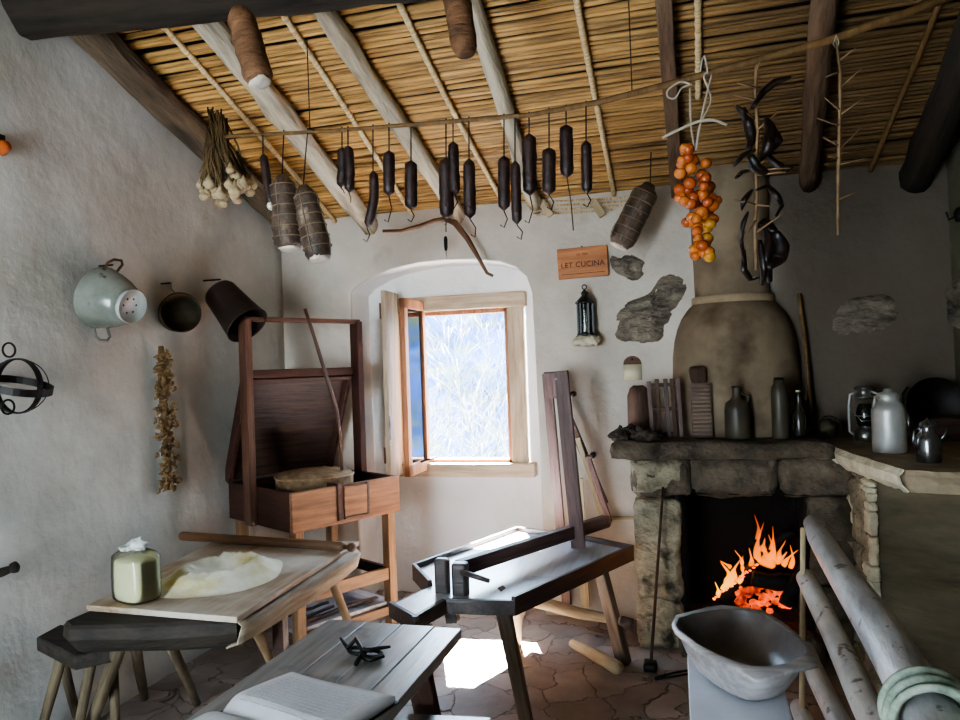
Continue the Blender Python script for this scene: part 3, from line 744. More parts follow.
    for pts in ([(683,139-3),(690,88),(691,125),(695,150)], [(712,74),(703,110),(696,150)], [(708,72),(704,78),(711,100),(700,125),(696,150)], [(700,72),(704,56),(708,74)], [(690,84),(680,82),(668,90),(668,97),(675,98),(682,88),(692,84)]):
        if pts[0][0] == 683: pts = pts[1:]
        cd.tube(smooth([at(x, y, Y=PY-.02) for x, y in pts]), .0035, 6)
    cd.build('cord', M['wstring'], t)
    tub('cross_stick', smooth([at(x, y, Y=PY-.03) for x, y in ((662,138),(680,129),(697,122),(712,120),(727,125))]), .0055, M['wstring'], t)
    # dried peppers
    top = at(757, polept(757), Y=PY)
    t = thing('dried_pepper_string', 'tangled string of black glossy dried peppers with thorny stems', 'dried peppers', top)
    rnd = random.Random(21); pm = MB(); tw = MB()
    stem = [at(x, y, Y=PY) for x, y in ((757,60),(755,95),(758,130),(756,165),(757,195),(755,225),(756,270))]
    tw.tube(stem, .006, 6)
    for x0, y0, x1, y1 in ((757,88,737,83),(757,100,733,95),(754,118,734,104),(757,70,760,62),(757,130,778,112),(756,150,738,160),(757,170,790,168),(757,205,735,200),(756,220,744,238),(757,232,782,214),(756,205,770,206),(756,175,786,172)):
        tw.tube([at(x0, y0, Y=PY), at(x1, y1, Y=PY-.03)], [.0055, .0025], 5)
    tw.build('thorny_stem', M['twig'], t)
    def pep(pts, w):
        P = [at(x, y, Y=PY+rnd.uniform(-.04, .04)) for x, y in pts]
        m_ = len(P); mb = MB(); Q = []
        for i in range(m_-1):
            for s_ in range(3): Q.append(P[i].lerp(P[i+1], s_/3))
        Q.append(P[-1]); k = len(Q)
        mb.tube(Q, [w*sc2*(.3+.7*math.sin(PI*min(1, (i+.6)/k)))*(1+.25*noise.noise(V((i, w, 0)))) for i in range(k)], 8, flatten=.6)
        mb.build('dried_pepper', M['pepper'], t)
    sc2 = 3.1/FPX
    for pts, w in (([(752,108),(763,92),(775,82),(791,77)], 5), ([(743,108),(748,122),(752,140),(748,150)], 5), ([(766,120),(771,132),(768,148),(760,160)], 9), ([(772,128),(776,140),(768,152)], 6),
                   ([(752,150),(742,156),(734,166)], 4), ([(764,150),(774,162),(786,170),(792,168)], 5), ([(750,155),(756,168),(770,176)], 6), ([(736,178),(742,172),(752,170)], 3),
                   ([(756,190),(768,186),(778,196),(782,206),(776,216)], 4), ([(752,190),(744,200),(741,210)], 4), ([(748,212),(743,224),(741,240),(744,262)], 3.5), ([(744,250),(744,270),(750,279),(760,277)], 3),
                   ([(764,225),(770,240),(766,260),(770,282)], 9), ([(776,232),(781,245),(778,258),(768,268)], 8), ([(758,228),(764,222),(776,232)], 6), ([(760,240),(762,255),(764,270),(762,284)], 6), ([(745,120),(742,112),(736,106)], 3)):
        pep(pts, w)
    # thorny twig
    top = at(838, polept(838)-2, Y=PY)
    t = thing('thorny_twig', 'bare thorny twig hanging upside down near the right end of the pole', 'twig', top)
    pts = [at(x, y, Y=PY-.02) for x, y in ((836,38),(840,70),(840,110),(839,150),(838,190),(838,235))]
    tub('stem', pts, [.004,.005,.0055,.006,.006,.004], M['twig'], t, n=6)
    for x0, y0, x1, y1 in ((839,72,826,77),(840,110,825,98),(840,126,817,118),(839,146,823,137),(838,158,828,156),(840,88,862,68),(840,115,864,98),(839,150,861,128),(838,165,866,158),(838,200,856,192),(840,60,856,48)):
        tub('thorn', [at(x0, y0, Y=PY-.02), at(x1, y1, Y=PY-.05)], [.0045, .0025], M['twig'], t, n=5)
    tub('cord', [at(836,36,Y=PY-.02), at(833,44,Y=PY-.02), at(837,50,Y=PY-.02), at(839,42,Y=PY-.02), at(836,35,Y=PY-.02)], .002, M['wstring'], t, n=5)
    # forked yoke on the wall over the window
    Y = -.14
    t = thing('wooden_yoke', 'curved forked wooden yoke hanging on the wall above the window arch', 'yoke', at(445, 219, Y=Y))
    tub('arm', [at(x, y, Y=Y) for x, y in ((383,231),(400,231),(420,226),(434,221),(446,219))], [.010,.010,.013,.015,.016], M['pinwood'], t)
    tub('arm', [at(x, y, Y=Y) for x, y in ((443,218),(455,223),(467,238),(478,257),(487,273),(493,276))], [.014,.019,.017,.013,.010,.009], M['pinwood'], t)
    tub('hook', [at(446,222,Y=Y-.02), at(446,232,Y=Y-.02)], .003, M['iron'], t, n=5)
    MB().lathe(at(446,251,Y=Y-.02), [(0,0),(.008,.004),(.011,.02),(.012,.07),(.008,.085),(0,.09)], 10).build('weight', M['iron'], t)
    tub('spike', [at(446,251,Y=Y-.02), at(447,259,Y=Y-.02)], [.004,.001], M['steel'], t, n=5)
    tub('nail', [at(445,219,Y=-.12)+V((0,.15,.01)), at(445,219,Y=-.12)+V((0,-.05,.01))], .004, M['iron'], t, n=6)
hanging()
# ================================================================== ON THE WALLS
def wall_items():
    X = Vector((1, 0, 0))
    # enamel colander, mouth to the wall
    c = at(100, 300, X=.03)
    t = thing('colander', 'two-handled grey enamel colander hanging bottom out on the plaster wall', 'colander', c)
    ax = V((1, -.10, -.28)).normalized()
    c0 = c+V((.005, 0, .01))
    MB().lathe(c0, [(.135,0),(.140,.004),(.135,.012),(.129,.05),(.113,.10),(.090,.150),(.074,.170),(.068,.172),(0,.172)], 36, axis=ax).build('bowl', M['enamel'], t)
    e = c0+ax*.172
    MB().lathe(e, [(.069,-.004),(.074,.0),(.077,.022),(.073,.024),(.066,.004),(0,.003)], 32, axis=ax).build('foot_ring', M['enamelw'], t)
    mb = MB(); yd = ax.cross(V((0,0,1))).normalized(); zd = yd.cross(ax)
    for k in range(6): mb.lathe(e+ax*.0035+(yd*math.cos(k)+zd*math.sin(k))*.034, [(.0055,0),(0,.001)], 8, axis=ax)
    mb.build('drain_holes', M['iron'], t)
    for s, a in ((1, 0), (-1, 0)):
        b = c0+ax*.03+zd*s*.130
        pts = [b-yd*.035, b-yd*.038+zd*s*.035+ax*.02, b-yd*.02+zd*s*.052+ax*.03, b+yd*.02+zd*s*.052+ax*.03, b+yd*.038+zd*s*.035+ax*.02, b+yd*.035]
        tub('handle', pts, .006, M['enamel'] if s < 0 else M['rust'], t, n=7)
    tub('nail', [at(100,266,X=0)+V((-.02,0,0)), at(100,266,X=0)+V((.07,0,.0))], .004, M['iron'], t, n=6)
    # small pan
    c = at(176, 314, X=.03)
    t = thing('round_pan', 'small dark round pan hanging by a hook between colander and tin cone', 'pan', c)
    ax = V((1, -.75, .02)).normalized()
    MB().lathe(c, [(0,0),(.085,.0),(.092,.006),(.098,.085),(.102,.088),(.098,.091),(.093,.088),(.087,.010),(0,.006)], 36, axis=ax).build('pan_body', M['copper'], t)
    h = at(171, 283, X=.05); tub('hook', [h+V((0,0,.0)), h+V((0,0,-.03)), h+V((.02,0,-.05))], .004, M['steel'], t, n=6)
    tub('nail', [V((-.01, h.y, h.z)), h], .004, M['iron'], t, n=6)
    # tapered tin
    a = at(221, 294, X=.10); b = at(247, 325, X=.28)
    t = thing('tapered_tin_scoop', 'dark brown tapered tin vessel slung on the wall beside the tall chest frame', 'tin vessel', a)
    d = (b-a); L_ = d.length; d.normalize()
    MB().lathe(a, [(.06,-.02),(.085,-.015),(.092,.0),(.094,.03),(.105,L_*.6),(.118,L_),(.121,L_+.004),(.115,L_+.004),(.10,L_*.5),(.0,.02)], 32, axis=d).build('tin_body', M['leather'], t)
    tub('nail', [V((-.01, a.y, a.z+.08)), V((.1, a.y, a.z+.08))], .005, M['iron'], t, n=6)
    # iron hoop cage
    c = at(18, 386, X=.13)
    t = thing('iron_hoop_lantern', 'openwork ball of black iron hoops mounted on the wall by the photo edge', 'iron cage', c)
    mb = MB(); r = .102
    def hoop(ux, uy, rr=r, w=.010):
        n = 36; ux, uy = V(ux), V(uy); nn = ux.cross(uy).normalized(); vs = []; fs = []
        for k in range(n):
            p = c+ux*math.cos(2*PI*k/n)*rr+uy*math.sin(2*PI*k/n)*rr; e = (p-c).normalized()*.002
            vs += [p+nn*w-e, p-nn*w-e, p-nn*w+e, p+nn*w+e]
        for k in range(n):
            for a_ in range(4): fs.append((k*4+a_, k*4+(a_+1) % 4, ((k+1) % n)*4+(a_+1) % 4, ((k+1) % n)*4+a_))
        mb.add(vs, fs)
    hoop((1,0,-.28), (0,1,0), r*1.10, .014)
    hoop((1,0,0), (0,0,1)); hoop((0,1,0), (0,0,1)); hoop((.7,.7,0), (0,0,1), r*.98)
    mb.build('hoops', M['iron'], t)
    for q in (at(9, 350, X=.13), at(8, 407, X=.16)):
        tub('ring', arc(q, .026, 0, 2*PI, 16, (0,1,0), (0,0,1))[:-1], .004, M['iron'], t, n=6, closed=True)
    tub('bracket', [V((-.01, c.y-.02, c.z)), V((.03, c.y-.02, c.z))], .008, M['iron'], t, n=6)
    # braided garland
    p0 = at(161, 352, X=.045); p1 = at(168, 490, X=.045)
    t = thing('dried_garland', 'long braided garland of dried seed pods hanging down the plaster wall', 'garland', p0)
    rnd = random.Random(3); mb = MB()
    for i in range(230):
        u = rnd.random(); q = p0.lerp(p1, u); w = .024+.030*min(1, u*3)
        q += V((rnd.uniform(-.02,.03), rnd.uniform(-w, w), 0)); a = rnd.uniform(0, PI)
        d = V((rnd.uniform(-.2,.6), math.cos(a), math.sin(a)))*.016
        mb.tube([q-d, q-d*.3+V((.010,0,0)), q+d*.4+V((.009,0,0)), q+d], [.003,.0085,.0075,.003], 6)
    mb.build('pods', M['garlandm'], t)
    tub('braid', bend(p0+V((0,0,.03)), p1, 12, .012), [.012]+[.018]*11+[.008], M['stalk'], t, n=8)
    # round knob at the left edge and iron hook
    p = at(1, 147, X=.02)
    t = thing('clay_knob', 'orange clay knob on a dark peg at the upper edge of the plaster wall', 'knob', p)
    MB().lathe(p+V((.0,0,0)), [(0,-.02),(.028,-.02),(.034,.0),(.02,.03),(0,.034)], 20, axis=(1,0,0)).build('knob_face', M['onion_red'], t)
    MB().bar(p+V((-.02,-.02,.03)), p+V((.03,-.02,.03)), .03, .02).build('peg', M['iron'], t, bevel=.003)
    p = at(3, 572, X=.05)
    t = thing('peg_handle', 'dark wooden peg end sticking out low on the wall at the photo edge', 'peg', p)
    MB().tube([p+V((-.06,-.05,-.02)), p, p+V((.04,.015,.015))], [.016,.017,.012], 10).build('peg_shaft', M['beam'], t)
    MB().lathe(p+V((.04,.015,.015)), [(0,-.012),(.02,-.01),(.022,.004),(.012,.012),(0,.013)], 12, axis=(1,.3,.3)).build('peg_end', M['beam'], t)
    # bare stones showing in the plaster
    def stone(pts, Y, lab, X_=None, dp=.03, name='wall_stone'):
        P = [at(x, y, Y=0) if X_ is None else at(x, y, X=X_) for x, y in pts]
        n = len(P); c = sum(P, V())/n; out = V((0,-1,0)) if X_ is None else V((-1,0,0))
        vs = []; fs = []; Rn = 5; sub = 4; ringp = []
        for i in range(n):
            for s in range(sub):
                q0, q1, q2, q3 = P[i-1], P[i], P[(i+1) % n], P[(i+2) % n]; u = s/sub
                q = .5*((2*q1)+(q2-q0)*u+(2*q0-5*q1+4*q2-q3)*u*u+(3*q1-q0-3*q2+q3)*u**3)
                ringp.append(q)
        m = len(ringp)
        for k in range(Rn+1):
            f = 1-k/Rn
            for q in ringp:
                p = c+(q-c)*(f*1.0) if k < Rn else V(c)
                h = dp*math.sin(min(1, (1-f)*1.9)*PI/2)
                p = p+out*(h-.006 + (noise.noise(q*11+V((k*.7,0,0)))*.035+noise.noise(q*30+V((k,0,0)))*.010 if k else 0)); vs.append(p)
        for k in range(Rn):
            for i in range(m): fs.append((k*m+i, k*m+(i+1) % m, (k+1)*m+(i+1) % m, (k+1)*m+i))
        o = MB().add(vs, fs, True).build(name, M['wallstone'], None, weld=True)
        tag(o, lab, 'stone', 'bare stones showing through the plaster')
    stone([(609,254),(625,251),(640,258),(647,265),(642,279),(628,281),(611,273)], 0, 'small grey stone in the plaster right beside the wooden sign')
    stone([(614,318),(625,303),(648,293),(661,276),(676,271),(688,281),(685,298),(672,318),(662,341),(640,345),(615,340)], 0, 'big lobed grey stone in the plaster between lantern and chimney hood')
    stone([(830,325),(838,305),(858,296),(885,293),(901,304),(899,320),(882,331),(855,335),(833,336)], 0, 'broad flat grey stone in the dim plaster above the counter')
    stone([(943,298),(949,282),(963,278),(975,300),(968,328),(950,326),(943,315)], 0, 'rounded greenish stone in the right wall near the corner', X_=W)
    # wooden sign
    a = at(557, 250, Y=-.02); b = at(607, 245, Y=-.02); c2 = at(609, 275, Y=-.02); d = at(559, 280, Y=-.02)
    u = (b-a).normalized(); v = (d-a).normalized(); o_ = V((0,-1,0)); cen = (a+b+c2+d)/4
    wv = (b-a).length; hv = (d-a).length; v = (v-u*v.dot(u)).normalized()
    t = thing('wooden_sign', 'orange wooden name board with burnt lettering on the wall above the black lantern', 'sign', cen)
    MB().bar(cen-u*wv/2, cen+u*wv/2, .022, hv, side=(0,1,0)).build('sign_board', M['sign'], t, xframe(cen-u*wv/2, cen+u*wv/2), bevel=.003)
    def text(s, sz, off):
        cu = bpy.data.curves.new('letter_curve', 'FONT'); cu.body = s; cu.size = sz; cu.align_x = 'CENTER'; cu.align_y = 'CENTER'; cu.extrude = .001; cu.space_character = 1.05
        tmp = bpy.data.objects.new('tmp_letters', cu); col.objects.link(tmp); dg = bpy.context.evaluated_depsgraph_get(); dg.update()
        me = bpy.data.meshes.new_from_object(tmp.evaluated_get(dg)); bpy.data.objects.remove(tmp); me.materials.clear(); me.materials.append(M['signink'])
        ob = bpy.data.objects.new('lettering', me); col.objects.link(ob)
        up = -v; nz = u.cross(up); Mx = Matrix((u, up, nz)).transposed().to_4x4(); Mx.translation = cen-nz*-.0125*1+v*off
        if nz.y > 0: Mx.translation = cen-nz*.0125+v*off
        ob.matrix_basis = Mx; WM[ob] = Mx; adopt(ob, t)
    text('LET CUCINA', .043, .012); text('LA  MIA', .018, -.047)
    mb = MB()
    for s in (-1, 1): mb.bar(cen+v*s*hv*.36-u*wv*.43+V((0,-.0125,0)), cen+v*s*hv*.36+u*wv*.43+V((0,-.0125,0)), .002, .003, side=(0,1,0)) if s > 0 else None
    mb.build('burnt_line', M['signink'], t)
    tub('nail', [cen-v*(hv*.5)+V((0,.03,0)), cen-v*(hv*.5+.004)+V((0,-.012,0))], .004, M['iron'], t, n=6)
    # black candle lantern on a ragged bracket
    base = at(586, 336, Y=-.075); z1 = at(585, 287, Y=-.075).z; hh = z1-base.z; c = base
    t = thing('candle_lantern', 'small black glazed candle lantern on the wall below the wooden sign', 'lantern', c)
    r = .046; six = 6
    MB().lathe(c, [(0,0),(r*1.12,0),(r*1.12,.012),(r*.95,.018),(r*.95,.022)], six).build('lantern_base', M['blackpaint'], t)
    MB().lathe(c+V((0,0,hh*.66)), [(r*1.22,0),(r*1.22,.010),(r*.55,hh*.14),(r*.42,hh*.16),(r*.42,hh*.2),(r*.5,hh*.22),(r*.2,hh*.27),(.004,hh*.3)], six).build('roof', M['blackpaint'], t)
    mb = MB()
    for k in range(6):
        a_ = 2*PI*k/6; p = c+V((math.cos(a_)*r*.95, math.sin(a_)*r*.95, .015)); mb.bar(p, p+V((0,0,hh*.66)), .009, .009)
    mb.build('frame', M['blackpaint'], t)
    MB().lathe(c+V((0,0,.018)), [(r*.9,0),(r*.9,hh*.64)], six).build('glass_panes', M['lampglass'], t)
    MB().lathe(c+V((0,0,.012)), [(0,0),(.018,0),(.018,.06),(.002,.065),(0,.075)], 12).build('candle', M['cream'], t)
    tub('ring', arc(c+V((0,0,hh*1.0)), .013, 0, 2*PI, 14, (1,0,0), (0,0,1))[:-1], .003, M['blackpaint'], t, n=6, closed=True)
    o = MB().rough(base.x-.075, base.x+.08, -.14, .02, base.z-.055, base.z-.002, .013, .016, 34, 4).build('stone_bracket', M['limecrust'], bevel=0)
    tag(o, 'small ragged pale stone bracket under the black lantern', 'bracket')
    # cream wall pocket
    c = at(633, 380, Y=-.0)
    t = thing('wall_pocket', 'little cream half-round pocket with a brown rim fixed below the big lobed stone', 'wall pocket', c)
    r = .052
    MB().lathe(c+V((0,0,0)), [(0,0),(r*.95,0),(r,.09),(r*.92,.09),(r*.86,.01),(0,.01)], 20, a0=PI, a1=2*PI, sy=.9, xdir=(1,0,0)).build('pocket', M['cream'], t)
    MB().add([c+V((r*math.cos(a_), -.004, .09+r*.95*math.sin(a_))) for a_ in [PI*k/16 for k in range(17)]]+[c+V((r*math.cos(a_), .01, .09+r*.95*math.sin(a_))) for a_ in [PI*k/16 for k in range(17)]],
             [tuple(range(17)), tuple(range(33, 16, -1))]+[(k, k+1, k+18, k+17) for k in range(16)]).build('back_plate', M['brick'], t)
    MB().lathe(c+V((0,-.006,.12)), [(.006,0),(0,.003)], 10, axis=(0,-1,0)).build('hole', M['iron'], t)
    # cane stick leaning right of the hood
    tag(tub('leaning_cane', bend(at(836,455,Y=-.2)*0+at(815,438,Y=-.12), at(799,294,Y=-.03), 8, .012), [.011]*9, M['cane_dark'], n=8), 'thin brown cane leaning on the wall right of the chimney hood', 'cane')
    # shelf rail low on the wall left of the fireplace
    a = at(612, 518, Y=-.015); b = at(640, 518, Y=-.015)
    tag(bar('wall_rail', a+V((-.02,0,0)), b, .03, .016, M['palewood'], side=(0,1,0)), 'thin pale wooden rail fixed to the wall left of the fireplace', 'rail')
    # rusty nails and patch at the right wall
    c = at(958, 215, X=W-.02)
    t = thing('wall_hook', 'dark iron hook on the right wall high above the counter', 'hook', c)
    MB().ell(c, .02, .03, .035, jit=.3).build('hook_plate', M['iron'], t); tub('hook_arm', [c, c+V((-.04,0,-.02)), c+V((-.05,0,.02))], .006, M['iron'], t, n=6)
M['garlandm'] = mk('dry_pods', (.27,.20,.12), (.54,.43,.29), 18, (1,1,1), .8, .5)
wall_items()
# ================================================================== DOUGH CHEST IN THE CORNER
def chest():
    B = V((.60, -.985, 0)); u = V((.480,.877,0)).normalized(); v = V((-u.y, u.x, 0))
    Lu, Lv = .70, .675; zb, zt = .675, .88
    t = thing('dough_chest', 'old wooden kneading chest with raised lid and tall frame in the corner', 'chest', B+u*Lu/2+v*Lv/2)
    P = lambda a, b, z: B+u*a+v*b+V((0,0,z))
    th = .026
    fr = xframe(P(0,0,zb), P(Lu,0,zb))
    def panel(name, a0, a1, b0, b1, z0, z1, m, par=t, frame=fr, bevel=.004):
        return MB().hexa([P(a0,b0,z0),P(a1,b0,z0),P(a1,b1,z0),P(a0,b1,z0)], [P(a0,b0,z1),P(a1,b0,z1),P(a1,b1,z1),P(a0,b1,z1)]).build(name, m, par, frame, bevel)
    frv = xframe(P(0,0,zb), P(0,Lv,zb))
    f = panel('front_panel', 0, Lu, 0, th, zb, zt, M['chestfront'])
    panel('side_panel', 0, th, th, Lv, zb, zt, M['darkred'], frame=frv)
    panel('side_panel', Lu-th, Lu, th, Lv, zb, zt, M['darkred'], frame=frv)
    panel('back_panel', th, Lu-th, Lv-th, Lv, zb, zt, M['darkred'])
    panel('bottom_board', th, Lu-th, th, Lv-th, zb, zb+.02, M['darkred'])
    panel('divider', .27, .30, -.012, .10, zb+.02, zt+.012, M['darkred'], bevel=.003)
    panel('sliding_hatch', .31, .46, -.014, .0, zb+.035, zt-.01, M['chestfront'])
    panel('hatch_frame', .46, .475, -.016, .0, zb+.03, zt, M['lidwood'], bevel=.002)
    panel('hatch_frame', .31, .47, -.016, .0, zb+.022, zb+.034, M['lidwood'], bevel=.002)
    # legs, rails and bottom shelf
    for (a, b) in ((.05, .05), (Lu-.05, .05), (.05, Lv-.05), (Lu-.05, Lv-.05)):
        MB().bar(P(a,b,.0), P(a,b,zb+.0), .062, .05, side=v).build('leg', M['chestleg'], t, xframe(P(a,b,0), P(a,b,zb)), .004)
    for b in (.045, Lv-.05):
        bar('rail', P(.07,b,.33), P(Lu-.07,b,.33), .028, .07, M['chestleg'], t)
    for a in (.05, Lu-.05):
        bar('rail', P(a,.07,.33), P(a,Lv-.07,.33), .028, .06, M['darkred'], t)
    bar('rail', P(.07,.045,.12), P(Lu-.07,.045,.12), .028, .05, M['chestleg'], t)
    panel('lower_shelf', .03, Lu-.03, .06, Lv-.06, .145, .165, M['benchtop'])
    # tall frame
    bm_ = .385; top0 = at(240, 316, Y=P(0,bm_,0).y).z
    pz = 1.79
    for a, z0, mm in ((-.022, zb+.0, M['redwood']), (Lu+.012, .62, M['darkred'])):
        MB().bar(P(a,bm_,z0), P(a,bm_,pz), .078, .040, side=v).build('frame_post', mm, t, xframe(P(a,bm_,z0), P(a,bm_,pz)), .004)
    bar('top_rail', P(-.04,bm_,pz), P(Lu+.03,bm_,pz), .045, .026, M['redwood'], t)
    bar('middle_rail', P(-.03,bm_+.03,1.49), P(Lu+.02,bm_+.03,1.49), .03, .045, M['darkred'], t)
    # lid leaning over the chest against the middle rail
    h0 = P(.0, Lv+.0, zt+.012); wd = (P(0, bm_+.05, 1.475)-P(0, Lv, zt+.012)); ld = wd.normalized(); n = u.cross(ld)
    Llid = wd.length+.0
    def lb(a0, a1, l0, l1, d0, d1):
        q = lambda a, l, d: h0+u*a+ld*l+n*d
        return [q(a0,l0,d0),q(a1,l0,d0),q(a1,l1,d0),q(a0,l1,d0)], [q(a0,l0,d1),q(a1,l0,d1),q(a1,l1,d1),q(a0,l1,d1)]
    s = 1 if n.dot(-v) > 0 else -1
    fL = xframe(h0, h0+u*Lu)
    lid = MB().hexa(*lb(-.02, Lu-.02, -.0, Llid, -s*.02, 0)).build('lid', M['lidwood'], t, fL, .003)
    for (a0, a1, l0, l1, nm) in ((-.02, .005, 0, Llid, 'lid_edge'), (Lu-.045, Lu-.02, 0, Llid, 'lid_edge'), (-.02, Lu-.02, Llid-.025, Llid, 'lid_edge')):
        MB().hexa(*lb(a0, a1, l0, l1, -s*.02, s*.045)).build(nm, M['darkred'], lid, fL, .003)
    # round sieve in the chest
    c = P(.33, .30, zt-.06)
    sv = thing('round_sieve', 'shallow round coarse brown sieve lying in the open kneading chest', 'sieve', c)
    MB().lathe(c, [(.0,.0),(.205,.0),(.215,.01),(.217,.085),(.205,.105),(.13,.118),(0,.122)], 40).build('sieve_body', M['dough'], sv)
    tub('rim_band', arc(c+V((0,0,.088)), .217, 0, 2*PI, 48, (1,0,0), (0,1,0))[:-1], .007, M['chestleg'], sv, n=6, closed=True)
    # stick
    pts = [at(x, y, Y=yy) for x, y, yy in ((305,309,-.62),(312,330,-.62),(322,362,-.62),(329,385,-.62),(337,410,-.62),(340,435,-.60),(342,470,-.55))]
    tag(tub('crooked_stick', pts, [.010,.010,.011,.011,.010,.009,.009], M['redwood'], n=8), 'crooked thin stick leaning across the chest frame into the chest', 'stick')
    # things on the lower shelf / rail
    c = P(.16, -.02, .40)
    k = thing('wooden_spindle', 'turned dark wooden spindle end poking out beside the chest leg under the rolling pin', 'spindle', c)
    a = at(335, 570, Z=.40)
    MB().lathe(a, [(0,-.06),(.014,-.058),(.014,-.015),(.026,-.01),(.028,.01),(.016,.02),(.018,.045),(0,.05)], 16, axis=(1,.3,.1)).build('spindle_shaft', M['lidwood'], k)
    tub('spindle_arm', [a+V((-.02,0,-.01)), a+V((-.12,.02,-.04))], [.014,.010], M['palewood'], k)
    k = thing('paddle', 'dark wooden paddle lying on the lowest shelf of the chest', 'paddle', P(.45, .12, .175))
    MB().tube([P(.22,.12,.18), P(.30,.125,.182), P(.42,.13,.182), P(.60,.12,.182)], [.010,.013,.026,.022], 12, flatten=.35).build('blade', M['lidwood'], k)
    tub('grip', [P(.22,.12,.18), P(.10,.10,.18)], [.010,.012], M['lidwood'], k, n=8)
    for i in range(3):
        q = [P(.08+.0*i, .10+.05*i, .176+.012*i), P(.34, .12+.05*i, .178+.012*i)]
        tag(tub('wooden_rod', bend(q[0], q[1], 5, .01), [.009]*6, M['darkred'], n=8), 'short dark rod in the small pile on the lowest chest shelf', 'rod', 'rods on the lowest chest shelf')
chest()
# ================================================================== SLAB TABLE, BOARD AND FLOUR
def left_table():
    zt = .62; zb = .505
    t = thing('slab_table', 'low rustic table of one thick live-edge slab on round splayed legs along the left wall', 'table', (.55, -1.4, 0))
    tl = at(63, 622, Z=zt); fr_ = at(233, 621, Z=zt); br = at(352, 548, Z=zt)
    top = [(tl.x, tl.y), (tl.x+.06, tl.y-.04), (fr_.x-.06, fr_.y-.01), (fr_.x+.0, fr_.y+.02), (fr_.x-.0, -1.5), (fr_.x-.005, -1.2), (br.x+.01, br.y-.02), (br.x-.02, br.y+.05), (.33, br.y+.05), (.14, -1.2), (max(.05, tl.x), -1.55)]
    cen = V((.6, -1.45, 0)); n = len(top)
    rings = []
    def dense(poly, k=5):
        out = []
        for i in range(len(poly)):
            a, b = poly[i], poly[(i+1) % len(poly)]
            for s in range(k): out.append((a[0]+(b[0]-a[0])*s/k, a[1]+(b[1]-a[1])*s/k))
        return out
    tp = dense(top); m = len(tp); vs = []
    for z, ins in ((zt, .012), (zt-.012, 0), (zt-.05, -.004), (zb+.02, .03), (zb, .06)):
        for (x, y) in tp:
            p = V((x, y, 0)); d = (cen-p); d.z = 0; d.normalize(); w = noise.noise(V((x*6, y*6, z*9)))*.010
            q = p+d*(ins+w); vs.append((q.x, q.y, z+(noise.noise(V((x*5, y*5, 2)))*.008 if z < zt-.03 else 0)))
    fs = [tuple(range(m))[::-1], tuple(range(4*m, 5*m))]
    for k in range(4):
        for i in range(m): fs.append((k*m+i, k*m+(i+1) % m, (k+1)*m+(i+1) % m, (k+1)*m+i))
    MB().add(vs, fs).build('slab', M['slab'], t)
    # pale live edge along the room side
    e = MB(); vs = []; k = 24
    for i in range(k+1):
        u = i/k; x = fr_.x+.020+(br.x+.022-fr_.x)*u; y = fr_.y+.01+(br.y-.02-fr_.y)*u; w = noise.noise(V((u*4, 0, 0)))*.01
        vs += [(x-.02, y, zt+.001), (x+.008+w, y, zt-.02), (x-.012+w, y, zt-.085-.02*math.sin(PI*u)), (x-.06, y, zb+.012)]
    e.add(vs, [(i*4+a, i*4+a+1, i*4+a+5, i*4+a+4) for i in range(k) for a in range(3)], True)
    e.build('live_edge', M['sapwood'], t, solid=.006)
    def leg(px0, p1, r, m='rusticleg'):
        p0 = at(*px0, Z=zb+.03); pts = bend(p0, p1, 6, .008)
        MB().tube(pts, [r*(1-.03*i) for i in range(7)], 10, jit=.05).build('leg', M[m], t, xframe(pts[0], pts[-1]))
    leg((121,640), V((.13,-1.86,0)), .028); leg((136,640), V((.06,-1.43,0)), .022)
    leg((168,640), V((.345,-1.43,0)), .021); leg((327,568), V((.95,-.93,0)), .022, 'tanleg'); leg((252,625), V((.70,-1.25,0)), .02, 'tanleg')
    q = at(222, 650, Z=.5); MB().bar(V((q.x,-1.60,0)), V((q.x,-1.60,zb+.02)), .05, .045).build('leg', M['darkred'], t, bevel=.004)
    # pastry board
    bz = zt+.024; bb = [at(x, y, Z=bz) for x, y in ((86,605), (237,617), (359,541), (216,540))]
    o = MB().prism([(p.x, p.y) for p in bb], zt+.001, bz).build('pastry_board', M['board'], bevel=.004)
    tag(o, 'large floured pastry board lying on the thick slab table', 'board')
    o = MB().prism([(p.x, p.y) for p in [bb[0], bb[0]+(bb[1]-bb[0])*.32, bb[0]+(bb[1]-bb[0])*.25+(bb[3]-bb[0])*.12, bb[0]+(bb[3]-bb[0])*.10]], bz, bz+.002)
    # flour mound with a hollow
    c = at(220, 577, Z=bz); a = at(165, 578, Z=bz); R = (c-a).length*1.0
    nR, nA = 26, 64; vs = [(c.x, c.y, bz+.012)]
    for i in range(1, nR+1):
        f = i/nR
        for k in range(nA):
            an = 2*PI*k/nA; rr = R*f*(1+.10*noise.noise(V((math.cos(an)*1.3, math.sin(an)*1.3, 4))))
            x, y = math.cos(an)*rr*1.0, math.sin(an)*rr*1.25
            h = .052*math.exp(-((f-.55)/.24)**2)*(1+.30*noise.noise(V((x*22, y*22, 0)))+.18*noise.noise(V((x*50, y*50, 0))))+.006
            h += noise.noise(V((x*55, y*55, 1)))*.006*math.exp(-((f-.55)/.4)**2); h *= 1-max(0, (f-.86)/.14)**1.2
            vs.append((c.x+x, c.y+y, bz+max(.0006, h)))
    fs = [(0, 1+k, 1+(k+1) % nA) for k in range(nA)]
    for i in range(nR-1):
        for k in range(nA): fs.append((1+i*nA+k, 1+(i+1)*nA+k, 1+(i+1)*nA+(k+1) % nA, 1+i*nA+(k+1) % nA))
    o = MB().add(vs, fs, True).build('flour_mound', M['flour'])
    tag(o, 'ring-shaped mound of pale yellow flour with a hollow on the pastry board', 'flour')
